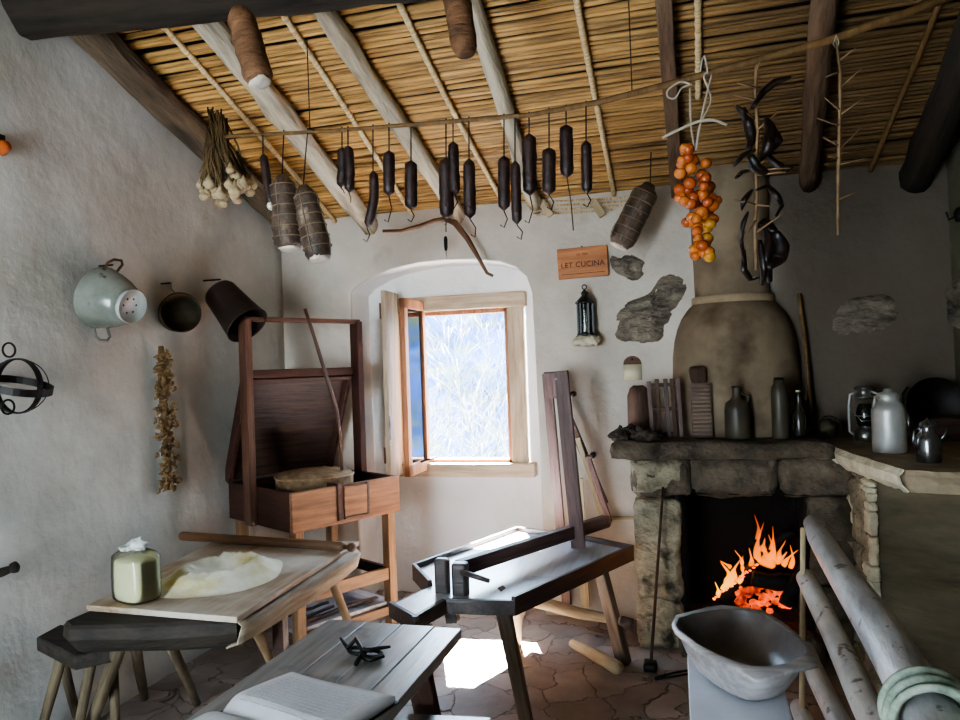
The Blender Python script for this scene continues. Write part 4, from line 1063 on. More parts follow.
    # rolling pin
    p0 = at(181, 536, Z=bz+.026); p1 = at(345, 547, Z=bz+.026); d = (p1-p0).normalized()
    t2 = thing('rolling_pin', 'long dark rolling pin lying across the far end of the pastry board', 'rolling pin', p0)
    MB().tube([p0, p0+d*.012, p1-d*.02, p1-d*.004], [.019,.023,.023,.016], 18).build('roller', M['pinwood'], t2, xframe(p0, p1))
    MB().lathe(p1-d*.004, [(.012,0),(.011,.02),(.020,.028),(.022,.045),(.016,.056),(0,.058)], 18, axis=d).build('knob_end', M['pinwood'], t2)
    # bag of flour
    c = at(137, 599, Z=bz+.001); zt2 = at(137, 556, Y=c.y).z
    t3 = thing('flour_bag', 'clear plastic bag of yellow flour with a twisted top on the corner of the board', 'bag', c)
    hgt = zt2-bz; wx, wy = .088, .064; ang = -.35
    Rz = Matrix.Rotation(ang, 3, 'Z')
    def blob(scale, prof, mat_name, nm):
        vs = []; n_ = 32; 
        for (w, z) in prof:
            for k in range(n_):
                a_ = 2*PI*k/n_; cx = math.copysign(abs(math.cos(a_))**.55, math.cos(a_)); sy = math.copysign(abs(math.sin(a_))**.55, math.sin(a_))
                p = Rz @ V((cx*wx*w*scale, sy*wy*w*scale, 0)); nn = noise.noise(V((a_*1.2, z*12, 3)))*.007
                vs.append((c.x+p.x*(1+nn*8), c.y+p.y*(1+nn*8), bz+.002+z))
        m_ = len(prof); fs = [tuple(range(n_-1, -1, -1))]+[(i*n_+k, i*n_+(k+1) % n_, (i+1)*n_+(k+1) % n_, (i+1)*n_+k) for i in range(m_-1) for k in range(n_)]+[tuple((m_-1)*n_+k for k in range(n_))]
        return MB().add(vs, fs, True).build(nm, M[mat_name], t3)
    blob(.96, [(.86,.002),(.97,.012),(1,.04),(.98,hgt*.55),(.97,hgt*.88),(.9,hgt*.93),(.5,hgt*.96),(.05,hgt*.97)], 'flourbag', 'flour_filling')
    blob(1.04, [(.88,0),(1,.01),(1.03,.04),(1.02,hgt*.55),(1.02,hgt*.9),(1.0,hgt*1.02),(.8,hgt*1.1),(.42,hgt*1.17),(.22,hgt*1.2)], 'plastic', 'plastic_bag')
    MB().ell(c+V((.012,0,hgt*1.27)), .035, .026, .022, 16, 10, jit=1.0).build('twisted_top', M['milky'], t3)
    MB().ell(c+V((-.01,0,hgt*1.17)), .05, .035, .014, 16, 8, jit=.9).build('crumpled_neck', M['milky'], t3)
    # stool behind
    sz = .5
    P = [at(x, y, Z=sz) for x, y in ((36,637),(60,624),(122,632),(112,648),(74,656))]
    for p in P: p.x = max(p.x, .03)
    t4 = thing('low_stool', 'small dark thick-seated stool tucked by the near end of the slab table', 'stool', (.2,-1.95,0))
    MB().prism([(p.x, p.y) for p in P], sz-.055, sz).build('seat', M['slab'], t4, bevel=.008)
    for a, b in (((62,652), (.02,-1.99)), ((93,652), (.21,-2.0)), ((58,640), (.045,-1.78)), ((112,645), (.33,-1.90))):
        p0 = at(*a, Z=sz-.05); p1 = V((b[0], b[1], 0)); pts = bend(p0, p1, 5, .006)
        MB().tube(pts, [.021-.001*i for i in range(6)], 9, jit=.05).build('leg', M['rusticleg'], t4, xframe(pts[0], pts[-1]))
left_table()
# ================================================================== NEAR TABLE WITH BOOK
def near_table():
    z = .62; A = at(331, 617, Z=z); Bq = at(461, 630, Z=z)
    x0, x1 = A.x, Bq.x; y1 = (A.y+Bq.y)/2; yn = -3.25
    t = thing('plank_table', 'weathered grey plank table in the foreground holding an open book', 'table', ((x0+x1)/2, -2.6, 0))
    dx = -.03
    cuts = [0, .30, .56, .80, 1.0]; mb = MB()
    for i in range(4):
        a, b = x0+(x1-x0)*cuts[i]+.002, x0+(x1-x0)*cuts[i+1]-.002; e = random.uniform(-.012, .012)
        mb.hexa([(a+dx*0, y1+e, z-.035), (b, y1+e, z-.035), (b+dx, yn, z-.035), (a+dx, yn, z-.035)], [(a, y1+e, z), (b, y1+e, z), (b+dx, yn, z), (a+dx, yn, z)])
    mb.build('tabletop', M['greytop'], t, bevel=.003)
    for y in (y1-.16, -3.0): bar('cross_batten', (x0+.03, y, z-.05), (x1-.03, y, z-.05), .05, .03, M['darkred'], t)
    for (a, b) in (((x1-.12, y1-.14, z-.045), (x1-.04, y1-.06, 0)), ((x0+.1, y1-.14, z-.045), (x0+.03, y1-.06, 0)), ((x1-.1, -3.0, z-.045), (x1-.03, -3.1, 0)), ((x0+.1, -3.0, z-.045), (x0+.0, -3.1, 0))):
        MB().bar(a, b, .085, .04, .06, .04).build('leg', M['darkred'], t, xframe(a, b), .004)
    bar('stretcher', (x0+.08, y1-.12, .25), (x1-.08, y1-.12, .25), .03, .05, M['darkred'], t)
    # open book
    P = [at(x, y, Z=z+.02) for x, y in ((222,706), (292,671), (389,692), (330,738))]
    O = P[0]; uu = (P[3]-P[0]); ww = (P[1]-P[0]); 
    t2 = thing('open_book', 'open white-paged ledger lying on the foreground plank table', 'book', (O+P[2])/2*1-V((0,0,.02)))
    def page(sgn, nm, thick):
        vs = []; nu, nv = 10, 16
        for j in range(nv+1):
            f = j/nv
            for i in range(nu+1):
                g = i/nu; p = O+uu*g+ww*(f*sgn*(1 if sgn > 0 else .95)); p.z = z+.004+thick*(math.sin(min(1, f*4)*PI/2)*(1-f*.55))+ (.003*math.sin(g*5+f*3))
                vs.append(p)
        m = len(vs); bt = [V((p.x, p.y, z+.003)) for p in vs]
        fs = [(j*(nu+1)+i, j*(nu+1)+i+1, (j+1)*(nu+1)+i+1, (j+1)*(nu+1)+i) for j in range(nv) for i in range(nu)]
        fs2 = [tuple(reversed([q+m for q in f])) for f in fs]
        ed = [i for i in range(nu+1)]+[j*(nu+1)+nu for j in range(1, nv+1)]+[nv*(nu+1)+i for i in range(nu-1, -1, -1)]+[j*(nu+1) for j in range(nv-1, 0, -1)]
        sd = [(ed[k], ed[(k+1) % len(ed)], ed[(k+1) % len(ed)]+m, ed[k]+m) for k in range(len(ed))]
        return MB().add(vs+bt, fs, True).add([], []) if False else MB().add(vs+bt, fs+fs2+sd, True).build(nm, M['paper'], t2)
    pg1 = page(1, 'page_block', .030); pg2 = page(-1, 'page_block', .020)
    # faint handwriting
    ink = MB(); rnd = random.Random(2)
    for r_ in range(11):
        f = .14+.07*r_; g = .08
        while g < .9:
            l = rnd.uniform(.02, .07)
            def pt(g_): 
                p = O+uu*g_+ww*f; p.z = z+.0058+.030*(math.sin(min(1, f*4)*PI/2)*(1-f*.55))+.003*math.sin(g_*5+f*3); return p
            ink.bar(pt(g), pt(min(.94, g+l)), .0025, .0006); g += l+rnd.uniform(.012, .03)
    ink.build('handwriting', M['inkm'], pg1)
    cv = [O-ww*1.0-uu*.02, O+uu*1.02-ww*1.0, O+uu*1.02+ww*1.03, O-uu*.02+ww*1.03]
    MB().prism([(p.x, p.y) for p in cv], z+.0005, z+.004).build('cover', M['iron'], t2)
    # forged iron tool
    c = at(366, 652, Z=z+.012)
    t3 = thing('iron_snaffle', 'small forged black iron tool of linked loops on the plank table beyond the book', 'iron tool', c)
    e1 = V((.9, -.35, 0)).normalized(); e2 = V((.35, .9, 0)).normalized()
    tub('loop', arc(c+e1*.022, .036, 0, 2*PI, 18, e1, e2, .024)[:-1], .0065, M['iron'], t3, n=7, closed=True)
    tub('loop', arc(c-e1*.030-e2*.006, .032, 0, 2*PI, 18, e1, e2, .021)[:-1], .006, M['iron'], t3, n=7, closed=True)
    pts = [at(x, y, Z=z+.02) for x, y in ((341,642),(348,648),(356,645),(362,650),(372,650),(380,648),(390,650))]
    pts[2].z += .018; pts[0].z += .012; pts[-1].z += .01
    tub('shank', pts, [.005,.008,.008,.007,.008,.006,.004], M['iron'], t3, n=7)
    tub('shank', [at(x, y, Z=z+.014) for x, y in ((356,664),(360,656),(370,660),(384,656))], [.007,.008,.007,.005], M['iron'], t3, n=7)
    # dark seat edge low in the foreground
    t4 = thing('bench_seat', 'dark low bench seat at the bottom edge beneath the corner of the plank table', 'bench', (1.9,-2.35,0))
    zs = .42; a = at(404, 713, Z=zs); b = at(492, 717, Z=zs)
    MB().prism([(a.x, a.y), (b.x, b.y), (b.x-.02, -2.9), (a.x+.0, -2.9)], zs-.04, zs).build('seat', M['greytop'], t4, bevel=.004)
    for x in (a.x+.04, b.x-.05):
        for y in (a.y-.07, -2.8): MB().bar((x, y, 0), (x, y, zs-.04), .04, .04).build('leg', M['darkred'], t4, bevel=.003)
M['inkm'] = flat('grey_ink', (.70,.71,.74), .9)
near_table()
# ================================================================== DOUGH BRAKE BENCH
def brake():
    z = .55
    Q = lambda x, y, zz=z: at(x, y, Z=zz)
    P1, P2, P3, P4, P5, P6a, P6, P7, P8 = Q(388,602), Q(415,617), Q(446,599), Q(515,601), Q(634,548), Q(584,538), Q(517,529), Q(412,567), Q(428,584)
    ctr = V((1.75, -.95, 0))
    t = thing('kneading_bench', 'dark tray-shaped kneading bench on splayed legs with a long pressing beam', 'bench', ctr)
    ring_ = [P1, P2, P3, P4, P5, P6a, P6, P7, P8]
    u = (P5-P4).normalized(); fr = xframe(P4, P5)
    MB().prism([(p.x, p.y) for p in ring_], z-.062, z-.012).build('bench_body', M['bench'], t, fr, .004)
    # worn top surface inlaid
    def inset(poly, d):
        out = []; n = len(poly)
        for i in range(n):
            a, b, c = poly[i-1], poly[i], poly[(i+1) % n]
            e1 = (b-a).normalized(); e2 = (c-b).normalized()
            n1 = V((-e1.y, e1.x, 0)); n2 = V((-e2.y, e2.x, 0)); m = (n1+n2); m = m/max(.3, m.dot(n1))
            out.append(b+m*d)
        return out
    area = sum(ring_[i-1].x*ring_[i].y-ring_[i].x*ring_[i-1].y for i in range(len(ring_)))
    sgn = 1 if area > 0 else -1
    ins = inset(ring_, sgn*.02)
    MB().prism([(p.x, p.y) for p in ins], z-.0125, z-.008).build('worn_top', M['benchtop'], t, Matrix.Translation(ctr))
    def rim(a, b, h=.016): 
        mb = MB(); d = (b-a).normalized(); nn = V((-d.y, d.x, 0))*sgn
        mb.hexa([a+V((0,0,-.02)), b+V((0,0,-.02)), b+nn*.022+V((0,0,-.02)), a+nn*.022+V((0,0,-.02))], [a+V((0,0,h)), b+V((0,0,h)), b+nn*.018+V((0,0,h)), a+nn*.018+V((0,0,h))])
        mb.build('rim', M['bench'], t, xframe(a, b), .002)
    for a, b in ((P4,P5),(P5,P6a),(P6a,P6),(P6,P7),(P7,P8)): rim(a, b)
    rim(P1, P2, .0); rim(P2, P3, .0); rim(P3, P4, .0)
    MB().add([Q(497,588,z-.0075), Q(503,585,z-.0075), Q(506,588,z-.0075), Q(501,592,z-.0075)], [(0,1,2,3)]).build('peg_hole', M['signink'], t)
    # legs
    def leg(a, b, w0, w1, m='benchleg'):
        MB().bar(a, b, w0, w0*.8, w1, w1*.8).build('leg', M[m], t, xframe(a, b), .006)
    leg(at(503,608,Z=z-.05), at(529,735,Z=0), .060, .05)
    leg(at(601,571,Z=z-.05), at(624,663,Z=0), .055, .065)
    pts = [at(530,592,Z=z-.06), at(523,603,Z=.38), at(518,615,Z=.26), at(516,643,Z=0)]
    MB().tube(pts, [.03,.034,.03,.026], 10, jit=.06).build('leg', M['palewood'], t, xframe(pts[0], pts[-1]))
    leg(at(428,612,Z=z-.05), at(436,662,Z=0)+V((-.02,.0,0)), .045, .04)
    a = at(535,602,Z=.26); b = at(626,622,Z=.235); a2 = a.lerp(b, 0.0)
    MB().tube(bend(a, b, 6, .012), [.027,.03,.03,.028,.026,.024,.022], 9, jit=.06).build('stretcher', M['palewood'], t, xframe(a, b))
    MB().tube([b-(b-a).normalized()*.02, b+(b-a).normalized()*.035], [.026,.024], 9).build('stretcher_peg', M['bench'], t)
    MB().bar(at(450,598,Z=z-.03), at(450,598,Z=z-.03)+V((0.01,0,-.10)), .05, .05).build('wedge_tenon', M['bench'], t, bevel=.004)
    # clamp blocks
    c1 = at(443, 590, Z=z); c2 = at(461, 592, Z=z)
    fz = .135
    MB().bar(c1+V((0,0,-.02)), c1+V((0,0,fz)), .062, .05).build('clamp_block', M['bench'], t, bevel=.012)
    MB().bar(c2+V((0.0,0,-.02)), c2+V((0,0,fz*.92)), .066, .06).build('clamp_block', M['bench'], t, bevel=.012)
    tub('wedge_peg', [at(462,572,Y=c2.y-.02), at(489,581,Y=c2.y-.06)], [.014,.010], M['bench'], t, n=8)
    # beam and post
    base = Q(579, 546); py = base.y
    b0 = (c1+c2)/2+V((.02,.04,.085)); b1 = at(606, 521, Y=base.y+.30)
    bar('pressing_beam', b0, b1, .045, .066, M['purlwood'], t)
    top = at(561, 371, Y=py)
    bar('upright_post', base+V((0,0,-.04)), top, .072, .036, M['purlwood'], t, side=(1,0,0))
    pp = at(571, 540, Y=py-.025); MB().lathe(pp, [(.007,0),(0,.001)], 10, axis=(0,-1,0)).build('bright_peg', M['enamelw'], t)
    pp = at(556, 379, Y=py-.024); MB().lathe(pp, [(.006,0),(0,.001)], 10, axis=(0,-1,0)).build('bright_peg', M['enamelw'], t)
    # folded frame standing behind
    Y0, Y1 = -.30, -.06
    t2 = thing('folding_frame', 'tall narrow folding frame of brown bars leaning on the wall behind the kneading bench', 'frame', (1.95,-.1,0))
    def pp_(x, y): 
        f = (y-372)/(608-372); return at(x, y, Y=Y0+(Y1-Y0)*f)
    bar('post', pp_(547,374), pp_(567,606), .054, .03, M['purlwood'], t2, side=(1,0,0))
    bar('head_block', pp_(554,372), pp_(556,398)+V((.0,0,0)), .115, .032, M['purlwood'], t2, side=(1,0,0))
    bar('brace', pp_(557,392)+V((0,.03,0)), pp_(604,505)+V((0,.04,0)), .045, .02, M['lidwood'], t2, side=(1,0,0))
    bar('brace', pp_(588,455)+V((0,-.02,0)), pp_(610,522), .030, .022, M['purlwood'], t2, side=(1,0,0))
    bar('lath', pp_(577,438)+V((0,.02,0)), pp_(606,527)+V((0,-.02,0)), .026, .016, M['palewood'], t2, side=(1,0,0))
    bar('lath', pp_(579,478), pp_(586,607), .046, .016, M['palewood'], t2, side=(1,0,0))
    for x, y in ((573,394), (593,455), (608,524)):
        q = pp_(x, y); MB().tube([q+V((0,-.03,0)), q+V((0,.03,0))], .016, 10).build('peg', M['lidwood'], t2)
    # log lying on the floor
    a = at(572, 643, Z=.03); b = at(618, 668, Z=.03)
    tag(MB().tube(bend(a, b, 6, .01), [.022,.026,.028,.03,.032,.034,.034], 10, jit=.08).build('firewood_stick', M['palewood'], None, xframe(a, b)), 'pale barkless stick lying on the flagstones by the kneading bench leg', 'stick')
brake()
# ================================================================== FIREPLACE
def fireplace():
    t = thing('fireplace', 'open stone fireplace with a thick dark mantel and a rounded clay chimney hood', 'fireplace', (2.75, -.25, 0))
    YF = -.42
    mb = MB(); zz = 0; k = 0
    rnd = random.Random(4)
    hts = [.26,.51]
    for i, h in enumerate(hts):
        mb.rough(2.262+rnd.uniform(-.008,.008), 2.495+rnd.uniform(-.01,.01), YF+rnd.uniform(-.01,.01), .0, zz-.004, zz+h+.002, .028, .014, 9, i*3+1); zz += h
    mb.build('left_pillar', M['stone'], t)
    mb = MB(); zz = 0
    for i, h in enumerate([.2,.16,.22,.22]):
        mb.rough(3.09+rnd.uniform(-.008,.008), 3.32, YF+rnd.uniform(-.01,.01), .0, zz-.004, zz+h+.002, .04, .014, 7, i*3+40); zz += h
    mb.build('right_pillar', M['soot_stone'], t)
    mb = MB(); x = 2.245
    for i, w in enumerate([.30,.42,.36]):
        mb.rough(x, x+w+.002, YF-.005+rnd.uniform(-.012,.012), .0, .79, .99, .028, .016, 9, i*5+80)
        x += w
    l = mb.build('lintel', M['soot_stone'], t)
    mb = MB().rough(2.243, 2.52, YF-.014, .0, .80, .985, .035, .014, 7, 180); mb.build('lintel_stone', M['stone'], t)
    # firebox walls
    fb = MB()
    fb.add([(2.48,-.015,0),(3.12,-.015,0),(3.12,-.015,.85),(2.48,-.015,.85)], [(0,1,2,3)])
    fb.rough(2.46, 2.52, -.40, -.01, 0, .80, .05, .010, 8, 9); fb.rough(3.075, 3.12, -.40, -.01, 0, .80, .05, .010, 8, 10)
    fb.rough(2.46, 3.12, -.41, -.01, .79, .83, .05, .010, 8, 11)
    fb.build('firebox_lining', M['soot_black'], t)
    MB().rough(2.46, 3.14, YF-.10, 0, -.01, .13, .05, .010, 8, 12).build('hearth_slab', M['soot_stone'], t)
    # mantel
    MB().rough(2.150, 3.215, -.50, .0, .985, 1.072, .035, .012, 6, 33).build('mantel', M['soot_stone'], t)
    # hood and flue
    C = V((2.805, .02, 0))
    prof = [(1.072,.322),(1.15,.330),(1.25,.335),(1.38,.336),(1.50,.332),(1.59,.320),(1.66,.301),(1.715,.277),(1.76,.246),(1.785,.222),(1.795,.208)]
    MB().lathe(C, [(r, z) for z, r in prof], 40, a0=PI, a1=2*PI, sy=.95).build('hood', M['clay'], t)
    MB().lathe(C, [(.206,1.785),(.218,1.79),(.220,1.825),(.208,1.833)], 40, a0=PI, a1=2*PI, sy=.95).build('hood_collar', M['clay2'], t)
    MB().lathe(C, [(.200,1.83),(.202,2.0),(.208,2.2),(.216,2.52)], 32, a0=PI, a1=2*PI, sy=.9).build('flue', M['clay'], t)
    # ---- the fire
    fx = 2.79; fy = -.27
    def flog(name, p0, p1, r, lab, m='char'):
        p0, p1 = V(p0), V(p1)
        tag(MB().tube(bend(p0, p1, 8, .02), [r*(.9+.2*random.random()) for _ in range(9)], 10, jit=.1).build(name, M[m], None, xframe(p0, p1)), lab, 'firewood', 'burning logs in the hearth')
    Yf = -.30
    flog('burning_log', at(722,603,Y=Yf-.03), at(757,562,Y=Yf+.05), .026, 'charred log slanting up to the middle of the fire')
    flog('burning_log', at(752,578,Y=Yf-.03), at(800,582,Y=Yf), .042, 'thick charred log lying across the top of the fire')
    flog('burning_log', at(766,548,Y=Yf+.14), at(795,532,Y=Yf+.10), .022, 'thin black branch sticking up behind the flames')
    flog('burning_log', at(785,605,Y=Yf-.08), at(806,570,Y=Yf-.02), .035, 'dark log end at the right side of the fire')
    flog('burning_log', at(710,612,Y=Yf-.05), at(750,615,Y=Yf-.1), .03, 'burnt log at the foot of the fire')
    mb = MB(); rnd = random.Random(8)
    for i in range(46):
        px, pyy = rnd.uniform(736, 790), rnd.uniform(582, 612)
        q = at(px, pyy, Y=Yf+rnd.uniform(-.03,.05)); r = rnd.uniform(.010,.024)
        mb.ell(q, r*1.3, r, r, 7, 5, jit=.5)
    o = mb.build('embers', M['ember']); tag(o, 'glowing red embers heaped beneath the charred logs', 'embers', kind='stuff')
    mb = MB()
    for i in range(30):
        f = i/30; q = at(713+45*f, 600-36*f, Y=Yf-.06+.06*f)+V((rnd.uniform(-.008,.008), 0, rnd.uniform(-.004,.008)))
        mb.ell(q, .008, .006, .005, 6, 4, jit=.6)
    tag(mb.build('ember_streak', M['ember2']), 'line of bright sparks along the slanting charred log', 'embers', kind='stuff')
    mb = MB()
    def fl(px, py_, ptx, pty, w, Y, cur=0):
        a = at(px, py_, Y=Y); b = at(ptx, pty, Y=Y+rnd.uniform(-.02,.02)); n = 9; pts = []; rr = []
        for i in range(n+1):
            u = i/n; q = a.lerp(b, u)+V((math.sin(u*PI*1.3)*cur, math.sin(u*5+px)*.006, 0)); pts.append(q)
            rr.append(w*(.55+.75*math.sin(PI*min(1, u*1.6+.12)))*(1-u)**.75+.0008)
        mb.tube(pts, [q*.8 for q in rr], 10, flatten=1.9)
    for a in ((727,585,724,562,.016,Yf-.02,.02),(734,580,738,560,.012,Yf,-.01),(731,568,721,561,.007,Yf-.01,.006),(722,590,731,572,.010,Yf-.03,.01),
              (765,566,764,545,.030,Yf+.02,.01),(758,562,762,522,.012,Yf+.06,-.012),(757,540,756,514,.008,Yf+.08,.01),(768,560,776,539,.012,Yf+.02,.012),
              (775,562,788,552,.013,Yf+.04,.004),(783,566,797,550,.009,Yf+.05,-.008),(751,568,750,548,.009,Yf+.03,.005),(744,572,742,556,.008,Yf+.05,-.006),
              (762,552,765,538,.014,Yf+.03,0),(790,568,792,545,.008,Yf+.04,.01),(742,565,736,550,.006,Yf+.06,.008),(772,560,770,534,.010,Yf+.08,.01),(780,560,784,540,.008,Yf+.09,-.01),(738,583,745,566,.008,Yf-.02,.006),(718,596,716,582,.007,Yf-.05,.006),(770,550,774,526,.006,Yf+.1,.006)): fl(*a)
    tag(mb.build('flames', M['flame']), 'orange and yellow flames licking up from the logs in the fireplace', 'flames', kind='stuff')
    # ---- poker
    p0 = at(663, 487, Y=YF-.045); p1 = at(651, 662, Z=.03)
    tk = thing('fire_poker', 'long thin iron fire shovel leaning against the fireplace pillar', 'fire shovel', p1)
    tub('shaft', [p0, p0.lerp(p1,.5), p1], [.006,.007,.008], M['rust'], tk, n=8)
    MB().rough(p1.x-.035, p1.x+.03, p1.y-.06, p1.y+.02, .0, .04, .015, .004, 20, 3).build('blade', M['iron'], tk)
    a = at(655, 678, Z=.012); b = at(690, 670, Z=.012)
    tk = thing('fire_tongs', 'flat black iron tongs lying on the flagstones at the foot of the fireplace', 'tongs', a)
    tub('arm', [a, a.lerp(b,.5)+V((0,.01,0)), b], .006, M['iron'], tk, n=6)
    tub('arm', [a+V((0,-.015,0)), a.lerp(b,.5)+V((0,-.03,0)), b+V((0,-.04,0))], .006, M['iron'], tk, n=6)
    # ---- on the mantel
    zm = 1.078
    def base(px, Y): p = at(px, 436, Y=Y); return V((p.x, Y, zm))
    zof = lambda y, Y, x=700: at(x, y, Y=Y).z
    # rounded dark slab at the left
    c = base(640, -.2); Y = -.2
    tk = thing('terracotta_tile', 'dark rounded half-barrel roof tile standing at the left end of the mantel', 'tile', c)
    w = .055; h = zof(386, Y, 640)-zm
    MB().lathe(c, [(w*1.05,0),(w,h*.8),(w*.75,h*.95),(w*.4,h)], 18, a0=PI, a1=2*PI, sy=.8).build('tile_shell', M['brick2'], tk, solid=.012)
    # lumpy dark fossils / cinders
    rnd = random.Random(14)
    for i, (px, w) in enumerate(((620,.05),(632,.056),(644,.05),(655,.036))):
        q = base(px, -.42+.05*(i%2)); o = MB().ell(q+V((0,0,w*.55)), w*.85, w, w*.72, 18, 12, jit=1.0).build('cinder_lump', M['cinder'])
        tag(o, ['dark lump of cinder at the very end of the mantel', 'dark lump of cinder second from the mantel end', 'dark lump of cinder third from the mantel end', 'dark lump of cinder in front of the wooden rack foot'][i], 'cinder', 'cinder lumps on the mantel')
    # wooden rack
    Y = -.26; c = base(667, Y); h = zof(381, Y, 667)-zm; wx = .075
    tk = thing('wooden_rack', 'small upright wooden rack of vertical slats on the mantel', 'rack', c)
    for i, x in enumerate((-1, -.45, .15, .6, 1)):
        bar('slat', c+V((x*wx, 0, .0)), c+V((x*wx*1.0-.01, .015, h+(.012 if i else -.0))), .022, .012, M['brick2'] if i % 2 else M['purlwood'], tk, side=(1,0,0), bevel=.002)
    for f in (.04, .5, .93): bar('crossbar', c+V((-wx*1.1, .018, h*f)), c+V((wx*1.1, .018, h*f)), .014, .02, M['brick2'], tk, side=(0,1,0), bevel=.002)
    # ribbed board
    Y = -.30; c = base(703, Y); h = zof(383, Y, 703)-zm; h2 = zof(366, Y, 703)-zm
    tk = thing('ribbed_washboard', 'narrow ribbed wooden board with a block on its top leaning on the hood', 'washboard', c)
    MB().box(c.x-.055, c.x+.05, Y-.0, Y+.022, zm, zm+h).build('board', M['purlwood'], tk, bevel=.003)
    mb = MB()
    for i in range(13): mb.tube([(c.x-.048, Y-.003, zm+.018+i*(h-.03)/12), (c.x+.044, Y-.003, zm+.018+i*(h-.03)/12)], .0055, 6)
    mb.build('ribs', M['clay'], tk)
    MB().rough(c.x-.055, c.x+.03, Y-.01, Y+.05, zm+h, zm+h2, .02, .006, 14, 3).build('top_block', M['brick2'], tk)
    # jug, bottles
    Y = -.36
    c = base(738, Y); h = zof(386, Y, 738)-zm
    tk = thing('stoneware_jug', 'squat dark stoneware jug with a narrow neck in the middle of the mantel', 'jug', c)
    MB().lathe(c, [(0,0),(.058,0),(.062,.01),(.062,h*.55),(.055,h*.68),(.028,h*.76),(.022,h*.82),(.022,h*.95),(.026,h),(.016,h),(.014,h*.9)], 28).build('jug_body', M['brownbottle'], tk)
    tub('handle', [c+V((.05,0,h*.62)), c+V((.055,0,h*.8)), c+V((.022,0,h*.88))], .007, M['brownbottle'], tk, n=7)
    c = base(781, -.38); h = zof(379, -.38, 781)-zm
    tk = thing('tall_bottle', 'tall straight brown bottle with a short neck on the mantel', 'bottle', c)
    MB().lathe(c, [(0,0),(.038,0),(.042,.008),(.041,h*.78),(.036,h*.88),(.026,h*.92),(.026,h*.99),(.018,h*.99)], 24).build('bottle_body', M['brownbottle'], tk)
    MB().lathe(c+V((0,0,h*.985)), [(0,.012),(.022,.012),(.024,0),(0,0)], 16).build('cap', M['iron'], tk)
    c = base(800, -.30); h = zof(392, -.30, 800)-zm
    tk = thing('glass_bottle', 'dim glass bottle with a thin neck between the tall bottle and the leaning cane', 'bottle', c)
    MB().lathe(c, [(0,0),(.034,0),(.037,.006),(.036,h*.5),(.014,h*.7),(.013,h*.97),(.016,h)], 22).build('bottle_body', M['darkglass'], tk)
    MB().lathe(c+V((0,0,h)), [(0,.01),(.012,.01),(.012,-.01)], 12).build('stopper', M['cream'], tk)
    c = base(826, -.26)
    tk = thing('wire_basket', 'small dark coil of wire and gourd at the right end of the mantel', 'coil', c)
    MB().ell(c+V((.01,0,.045)), .045, .04, .042, 16, 10, jit=.3).build('gourd', M['copper'], tk)
    tub('wire_loop', arc(c+V((.01,-.05,.05)), .052, 0, 2*PI, 20, (1,0,0), (0,.2,1))[:-1], .004, M['iron'], tk, n=6, closed=True)
M['cinder'] = mk('brown_cinder', (.10,.085,.075), (.36,.31,.27), 22, (1,1,1), .9, 1, 40, dist=.02)
M['clay2'] = mk('pale_clay_collar', (.52,.45,.36), (.64,.57,.47), 5, (1,1,1), .85, .4)
M['brick2'] = wood('dark_rack_wood', (.20,.14,.11), (.34,.25,.20), ax='z', rough=.75)
M['ember2'] = fire_mat('bright_sparks', (.7,.05,.005), (1,.28,.03), 1.6)
fireplace()
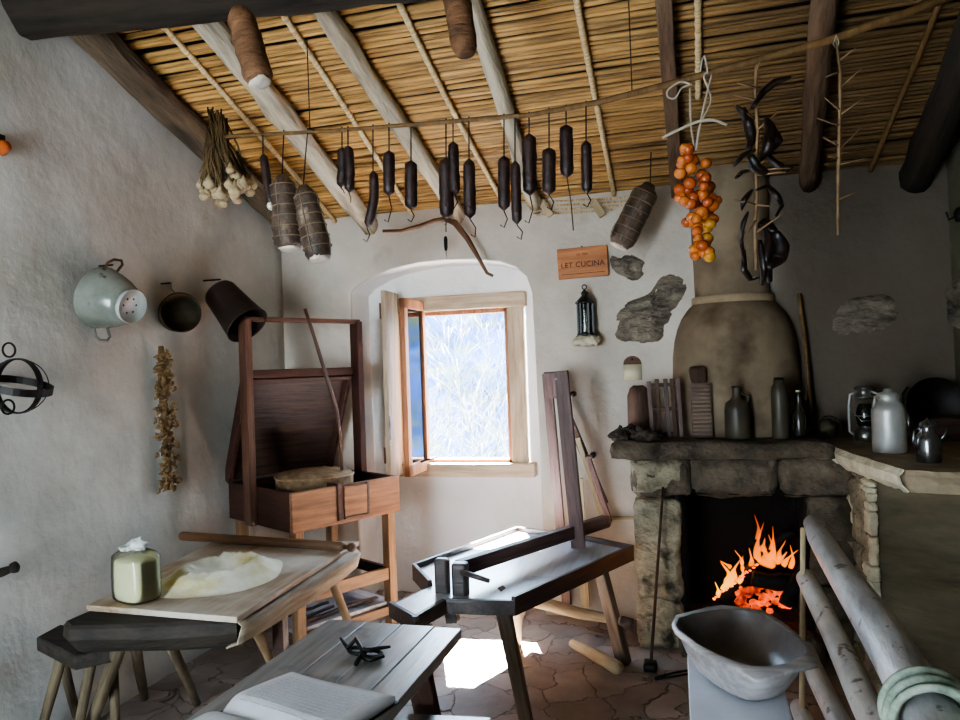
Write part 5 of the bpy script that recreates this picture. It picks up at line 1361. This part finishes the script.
# ================================================================== STONE COUNTER AT THE RIGHT
def counter():
    zt = 1.04; zb = .955
    t = thing('stone_counter', 'rough masonry counter with a thick pale-edged slab top along the right wall', 'counter', (3.55,-.5,0))
    mb = MB(); rnd = random.Random(31); z = 0; i = 0
    while z < zb-.01:
        h = min(rnd.uniform(.10,.17), zb-z); y = -.86
        while y < -.02:
            l = min(rnd.uniform(.14,.30), -y-.0)
            mb.rough(3.275+rnd.uniform(-.012,.008), 3.45, y, y+l+.004, z-.004, z+h+.003, .028, .013, 12, i*7+3); y += l; i += 1
        z += h
    mb.build('masonry_side', M['stone'], t)
    P = [(3.285,-.86), (3.90,-1.30), (3.90,0), (3.40,0), (3.40,-.6)]
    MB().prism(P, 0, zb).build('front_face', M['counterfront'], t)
    # ragged pale plaster edge on the corner
    mb = MB()
    zq = .95
    for k in range(17):
        hq = rnd.choice([.025,.04,.06,.10,.13]); e_ = rnd.uniform(-.008,.030); mb.rough(3.258-e_*.4, 3.292, -.886-e_*.5, -.835+e_*2, zq-hq, zq-.001, .011, .005, 40, k*3, False); zq -= hq
        if zq < .2: break
    mb.build('broken_plaster_edge', M['limecrust'], t)
    cf = at(846, 507, X=3.272); MB().ell(cf, .022, .075, .10, 20, 12, jit=.9).build('pale_flake', M['limecrust'], t)
    sp = [(3.19,-.02),(3.205,-.26),(3.225,-.50),(3.245,-.72),(3.285,-.98),(3.32,-1.19),(3.42,-1.225),(3.60,-1.24),(3.90,-1.26),(3.90,-.02)]
    # slab as rough prism
    dn = []
    for a, b in zip(sp, sp[1:]+sp[:1]):
        L = math.hypot(a[0]-b[0], a[1]-b[1]); k = max(1, int(L/.035))
        for s in range(k): dn.append((a[0]+(b[0]-a[0])*s/k, a[1]+(b[1]-a[1])*s/k))
    m = len(dn); vs = []; c = V((3.6,-.6,0))
    for z, ins in ((zt,.004), (zt-.02,-.004), (zt-.05,.004), (zb,.02)):
        for x, y in dn:
            d = (c-V((x,y,0))).normalized(); w = noise.noise(V((x*16,y*16,z*20)))*.022; q = V((x,y,0))+d*(ins+w)
            vs.append((q.x, q.y, z+noise.noise(V((x*10,y*10,z)))*.006))
    fs = [tuple(range(m))[::-1], tuple(range(3*m, 4*m))]+[(k*m+i, k*m+(i+1) % m, (k+1)*m+(i+1) % m, (k+1)*m+i) for k in range(3) for i in range(m)]
    MB().add(vs, fs).build('slab_top', M['counterslab'], t)
    vs = []; seg = [q for q in dn if q[1] < -.1 and q[0] < 3.33]
    for k, (x, y) in enumerate(seg):
        w = noise.noise(V((x*20,y*20,3)))*.014
        vs += [(x-.004, y, zt+.002), (x-.022+w, y, zt-.02), (x-.014+w*1.2, y, zt-.055), (x+.01, y, zb+.004+w)]
    MB().add(vs, [(i*4+a, i*4+a+1, i*4+a+5, i*4+a+4) for i in range(len(seg)-1) for a in range(3)]).build('broken_slab_edge', M['limecrust'], t, solid=.008)
    zt += .002
    on = lambda x, y: at(x, y, Z=zt)
    # oil lantern
    c = on(866, 441); s = (at(866, 381, Y=c.y).z-zt)
    tk = thing('hurricane_lantern', 'silvery hurricane oil lantern with wire guard standing behind the milk can', 'oil lamp', c)
    MB().lathe(c, [(0,0),(.052,0),(.056,.006),(.056,.045),(.045,.06),(.03,.066),(.03,.075)], 28).build('oil_tank', M['steel'], tk)
    MB().lathe(c+V((0,0,.075)), [(.028,0),(.036,.012),(.043,.05),(.036,.095),(.026,.115)], 28).build('glass_globe', M['lampglass'], tk)
    MB().lathe(c+V((0,0,s*.70)), [(.03,0),(.045,.006),(.045,.014),(.03,.02),(.026,.045),(.046,.052),(.048,.06),(.02,.07),(0,.072)], 28).build('cap', M['steel'], tk)
    for sg in (-1, 1):
        pts = [c+V((sg*.05,0,.03)), c+V((sg*.074,0,.05)), c+V((sg*.074,0,s*.6)), c+V((sg*.066,0,s*.78)), c+V((sg*.03,0,s*.82))]
        tub('side_tube', pts, .0065, M['alu'], tk, n=8)
    tub('bail', [c+V((-.07,-.02,s*.55)), c+V((-.03,-.06,s*.35)), c+V((.04,-.06,s*.36)), c+V((.07,-.02,s*.55))], .0025, M['steel'], tk, n=6)
    tub('wire_guard', arc(c+V((0,0,.13)), .048, 0, 2*PI, 24, (1,0,0), (0,1,0))[:-1], .002, M['steel'], tk, n=5, closed=True)
    # milk can
    c = on(890, 452); H = at(890, 396, Y=c.y).z-zt; r = .070
    tk = thing('milk_can', 'dented grey aluminium milk can with a side handle on the stone counter', 'milk can', c)
    MB().lathe(c, [(0,0),(r*.96,0),(r,.006),(r,H*.72),(r*.98,H*.78),(r*.82,H*.86),(r*.66,H*.9),(r*.64,H*.97),(r*.7,H),(r*.6,H),(r*.55,H*.9)], 36).build('can_body', M['alu'], tk)
    MB().lathe(c+V((0,0,H*.985)), [(r*.66,0),(r*.68,.008),(r*.5,.02),(.02,.024),(.018,.036),(0,.038)], 28).build('lid', M['alu'], tk)
    tub('handle', [c+V((-r*.6,-.02,H*.96)), c+V((-r*.85,-.03,H*1.0)), c+V((-r*.9,-.03,H*.9)), c+V((-r*.95,-.02,H*.80))], .006, M['alu'], tk, n=8)
    tub('bail', [c+V((r*.9,0,H*.8)), c+V((r*1.05,-.02,H*.6)), c+V((r*1.0,-.03,H*.45))], .004, M['steel'], tk, n=6)
    # small pot
    c = on(929, 462); H = at(929, 420, Y=c.y).z-zt
    tk = thing('coffee_pot', 'small dark shiny metal pot with domed lid and curved handle nearest on the counter', 'pot', c)
    r = .046
    MB().lathe(c, [(0,0),(r*.95,0),(r,.005),(r*1.0,H*.5),(r*.9,H*.62),(r*.66,H*.7),(r*.62,H*.85),(r*.68,H*.88)], 28).build('pot_body', M['steeldark'], tk)
    MB().lathe(c+V((0,0,H*.88)), [(r*.68,0),(r*.6,.012),(.006,.02),(.008,.028),(0,.03)], 22).build('lid', M['steeldark'], tk)
    tub('handle', [c+V((-r*.62,-.01,H*.84)), c+V((-r*1.15,-.02,H*.76)), c+V((-r*1.3,-.02,H*.5)), c+V((-r*.98,-.01,H*.28))], .005, M['steeldark'], tk, n=7)
    tub('spout', [c+V((r*.8,0,H*.45)), c+V((r*1.3,0,H*.65)), c+V((r*1.5,0,H*.85))], [.009,.006,.005], M['steeldark'], tk, n=8)
    # dark round pan leaning on the wall
    R_ = (at(964,403,Y=-.05)-at(904,403,Y=-.05)).length/2
    c = at(934, 404, Y=-.06); c.z = max(c.z, zt+R_*.97)
    tk = thing('iron_pan', 'large round black iron pan standing on edge against the dim wall behind the milk can', 'pan', c)
    MB().lathe(c, [(0,0),(R_*.9,0),(R_,.03),(R_*.97,.03),(R_*.88,.008),(0,.006)], 44, axis=(0,-1,.06)).build('pan_disc', M['iron'], tk)
    tub('handle', [c+V((-R_*.96,-.02,-.03)), c+V((-R_*1.12,-.04,.0)), c+V((-R_*1.10,-.04,.06)), c+V((-R_*.9,-.02,.09))], .007, M['iron'], tk, n=7)
    # dark chopping block behind the pot
    a = on(948, 441)
    tk = thing('wooden_crate', 'low dark wooden crate on the counter behind the small pot', 'crate', a)
    hh = at(948, 428, Y=a.y).z-zt
    x0, x1, y0, y1 = a.x-.10, min(a.x+.24, W-.02), a.y-.02, a.y+.22
    MB().box(x0, x1, y0, y0+.018, zt, zt+.10).build('front_board', M['lidwood'], tk, bevel=.003)
    MB().box(x0, x1, y1-.018, y1, zt, zt+.10).build('back_board', M['lidwood'], tk, bevel=.003)
    MB().box(x0, x0+.018, y0+.018, y1-.018, zt, zt+.10).build('side_board', M['lidwood'], tk, bevel=.003)
    MB().box(x1-.018, x1, y0+.018, y1-.018, zt, zt+.10).build('side_board', M['lidwood'], tk, bevel=.003)
    MB().box(x0, x1, y0, y1, zt+.10, zt+.115).build('lid', M['lidwood'], tk, bevel=.003)
M['counterslab'] = mk('counter_slab', (.48,.42,.34), (.68,.61,.51), 6, (1,1,1), .75, .6, 18, dist=.012)
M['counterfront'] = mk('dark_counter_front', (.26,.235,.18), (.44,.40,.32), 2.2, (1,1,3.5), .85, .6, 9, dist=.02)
M['steeldark'] = mk('dark_steel', (.38,.38,.38), (.56,.56,.57), 9, (1,1,1), .2, .05, metal=.9)
counter()
# ================================================================== TROUGH AND POLE RAIL
def right_front():
    # low white bench carrying the trough
    zb_ = .45; t = thing('white_bench', 'low white-painted bench standing in front of the hearth under the wooden trough', 'bench', (2.66,-2.05,0))
    a = at(687, 655, Z=zb_); b = at(798, 682, Z=zb_); x0 = 2.503; x1 = 2.80
    MB().hexa([(x0,-1.60,zb_-.04),(x0+.01,-2.75,zb_-.04),(x1-.03,-2.75,zb_-.04),(x1,-1.60,zb_-.04)], [(x0,-1.60,zb_),(x0+.01,-2.75,zb_),(x1-.03,-2.75,zb_),(x1,-1.60,zb_)]).build('bench_top', M['whitewood'], t, bevel=.004)
    for x in (x0+.04, x1-.05):
        for y in (-1.66, -2.65): MB().bar((x,y,0), (x,y,zb_-.04), .045, .045).build('leg', M['whitewood'], t, bevel=.003)
    # carved trough with handles
    zr = .60; cc = at(744, 641, Z=zr); 
    cn = [at(672,622,Z=zr), at(722,605,Z=zr), at(818,662,Z=zr), at(772,688,Z=zr)]
    pxr = [(672,624),(676,615),(692,611),(707,607),(722,605),(740,607),(762,610),(783,622),(800,636),(809,645),(812,652),(818,663),(795,668),(772,676),(755,679),(737,668),(717,660),(698,650),(684,638),(675,630)]
    rim = [at(x, y, Z=zr) for x, y in pxr]
    # inner rim (hollow edge)
    pxi = [(676,625),(679,618),(692,614),(707,611),(722,609),(740,610),(760,613),(780,625),(795,637),(805,647),(806,652),(800,657),(788,663),(770,666),(752,666),(734,661),(715,653),(698,644),(685,634),(678,629)]
    inn = [at(x, y, Z=zr) for x, y in pxi]
    c0 = sum(inn, V())/len(inn); n = len(rim)
    t2 = thing('wooden_trough', 'large carved grey wooden dough trough with end grips on the white bench', 'trough', V((c0.x, c0.y, zb_)))
    bc = V((c0.x+.01, c0.y-.0, zb_+.004))
    vs = []; fs = []
    def lvl(src, f, z): return [V((bc.x+(p.x-bc.x)*f, bc.y+(p.y-bc.y)*f, z)) for p in src]
    out = [lvl(inn, .56, zb_+.003), lvl(inn, .70, zb_+.02), lvl(inn, .86, zb_+.07), lvl(inn, .97, zb_+.125), lvl(inn, 1.03, zr-.016), lvl(rim, 1.0, zr-.014), lvl(rim, 1.0, zr), lvl(inn, 1.0, zr)]
    for L in out: vs += L
    for k in range(len(out)-1):
        for i in range(n): fs.append((k*n+i, k*n+(i+1) % n, (k+1)*n+(i+1) % n, (k+1)*n+i))
    fs.append(tuple(range(n-1, -1, -1)))
    MB().add(vs, fs, True).build('trough_body', M['trough'], t2)
    vs = []; fs = []; ii = [lvl(inn, 1.0, zr), lvl(inn, .95, zr-.03), lvl(inn, .85, zr-.07), lvl(inn, .68, zr-.105), lvl(inn, .4, zr-.12)]
    for L in ii: vs += L
    for k in range(len(ii)-1):
        for i in range(n): fs.append((k*n+i, k*n+(i+1) % n, (k+1)*n+(i+1) % n, (k+1)*n+i))
    fs.append(tuple((len(ii)-1)*n+i for i in range(n)))
    MB().add(vs, fs, True).build('hollow', M['troughin'], t2)
    # pole rail
    zt1 = 3.05
    def pole(name, pa, pb, ra, rb, m, lab, cat='pole', bl=.02, n=12):
        pts = bend(pa, pb, n, bl)
        rr = [(ra+(rb-ra)*i/n)*(1+.06*noise.noise(V((i*.5, ra*90, 0)))) for i in range(n+1)]
        d = (pts[0]-pts[1]).normalized()
        pts = [pts[0]+d*ra*.4]+pts; rr = [ra*.7]+rr
        o = MB().tube(pts, rr, 20, jit=.012).build(name, M[m], None, xframe(pa, pb))
        return tag(o, lab, cat, 'debarked poles of the rail before the hearth')
    A = at(814, 524, Y=-1.02); Bq = at(930, 716, Y=-2.60)
    pole('log_pole', A, Bq+(Bq-A).normalized()*.6, .041, .064, 'log', 'thick silvery log forming the top pole of the rail, rope wound on its near end', bl=.03)
    A2 = at(806, 578, Y=-1.06); B2 = at(866, 700, Y=-1.95)
    pole('log_pole', A2, B2+(B2-A2).normalized()*.9, .038, .044, 'logpale', 'smooth pale middle pole below the thick silvery log', bl=.03)
    A3 = at(806, 650, Y=-1.13); B3 = at(838, 716, Y=-1.6)
    pole('log_pole', A3, B3+(B3-A3).normalized()*.9, .035, .042, 'logpale', 'slim pale pole next to the rim of the trough, under the middle one', bl=.02)
    A4 = at(799, 704, Y=-1.03); A4.z = .04; B4 = A4+V((.06,-1.2,.0))
    pole('log_pole', A4, B4, .036, .04, 'logpale', 'lowest short pole of the rail with its knobby end behind the trough', bl=.01)
    tp = at(803, 528, Y=-1.10); bt = V((at(801, 700, Y=-1.10).x, -1.10, 0))
    tag(tub('rail_stake', [bt, bt.lerp(tp,.5), tp], [.012,.011,.010], M['palewood'], n=8), 'thin pale upright stake at the far ends of the rail poles', 'stake')
    k = V((tp.x+.25, -2.95, 0))
    # far stake feet / second upright outside the frame carrying the rail
    tag(bar('rail_stake', (3.20,-2.75,0), (3.20,-2.75,.95), .05, .05, M['palewood']), 'square upright carrying the near ends of the rail poles', 'stake')
    # cloth-like rope coil
    d = (Bq-A).normalized(); c = at(925, 712, Y=-2.62)
    c = A+d*((-2.55-A.y)/d.y); 
    u1 = d.cross(V((0,0,1))).normalized(); u2 = u1.cross(d)
    t3 = thing('rope_coil', 'coil of greenish grey rope wound on the near end of the thick log', 'rope', c)
    for i in range(9):
        q = c-d*(-.0)+d*(i*.013); r = .071+.006*(i % 3)
        tub('strand', arc(q, r, .1*i, .1*i+2*PI, 30, u1, u2)[:-1], .0085, M['rope'], t3, n=7, closed=True)
right_front()
# ================================================================== LIGHT, WORLD, CAMERA
def lights():
    w = bpy.data.worlds.new('w'); bpy.context.scene.world = w; w.use_nodes = True
    nt = w.node_tree; N = nt.nodes; L = nt.links; bg = N['Background']
    tc = N.new('ShaderNodeTexCoord'); sp = N.new('ShaderNodeSeparateXYZ'); L.new(tc.outputs['Generated'], sp.inputs[0])
    cr = N.new('ShaderNodeValToRGB'); cr.color_ramp.elements[0].position = .0; cr.color_ramp.elements[1].position = .6
    cr.color_ramp.elements[0].color = (.76,.90,1,1); cr.color_ramp.elements[1].color = (.42,.69,1,1)
    L.new(sp.outputs['Z'], cr.inputs['Fac']); L.new(cr.outputs['Color'], bg.inputs['Color']); bg.inputs['Strength'].default_value = SKY
    def sun(d, e, c, ang=.6):
        l = bpy.data.lights.new('sun', 'SUN'); l.energy = e; l.color = c; l.angle = math.radians(ang)
        o = bpy.data.objects.new('sun', l); col.objects.link(o); o.rotation_euler = V(d).to_track_quat('-Z', 'Y').to_euler(); o.location = (1, 5, 8)
    sun((.40,-1.0,-1.36), SUN, (1,.97,.92))
    def area(loc, d, sx, sy, e, c, name, portal=False):
        l = bpy.data.lights.new(name, 'AREA'); l.shape = 'RECTANGLE'; l.size = sx; l.size_y = sy; l.energy = e; l.color = c
        if portal: l.cycles.is_portal = True
        o = bpy.data.objects.new(name, l); col.objects.link(o); o.location = loc; o.rotation_euler = V(d).to_track_quat('-Z', 'Z').to_euler()
        return o
    area((1.15, .37, 1.38), (0,-1,0), .84, 1.12, 0, (1,1,1), 'window_portal', True)
    area((.9, YR+.02, 1.1), (0,1,.0), 1.08, 2.1, DOOR, (.95,.97,1), 'door_daylight')
    l = bpy.data.lights.new('fire_glow', 'POINT'); l.energy = .3; l.color = (1,.42,.12); l.shadow_soft_size = .06
    o = bpy.data.objects.new('fire_glow', l); col.objects.link(o); o.location = (2.80,-.30,.42)
    cam = bpy.data.cameras.new('camera'); cam.sensor_width = 36; cam.lens = FPX/960*36; cam.clip_end = 200; cam.clip_start = .02
    co = bpy.data.objects.new('camera', cam); col.objects.link(co)
    R3 = Matrix((RGT, UPV, -FWD)).transposed().to_4x4(); R3.translation = CAM; co.matrix_world = R3
    sc = bpy.context.scene; sc.camera = co
    sc.view_settings.view_transform = 'AgX'; sc.view_settings.look = 'AgX - Medium High Contrast'; sc.view_settings.exposure = EXPO
    sc.cycles.max_bounces = 10; sc.cycles.diffuse_bounces = 6; sc.cycles.transparent_max_bounces = 12; sc.cycles.sample_clamp_indirect = 8
    sc.cycles.use_denoising = True; sc.cycles.caustics_reflective = False; sc.cycles.caustics_refractive = False
SKY, SUN, DOOR, EXPO = 15.0, 350.0, 14.0, 1.05
lights()
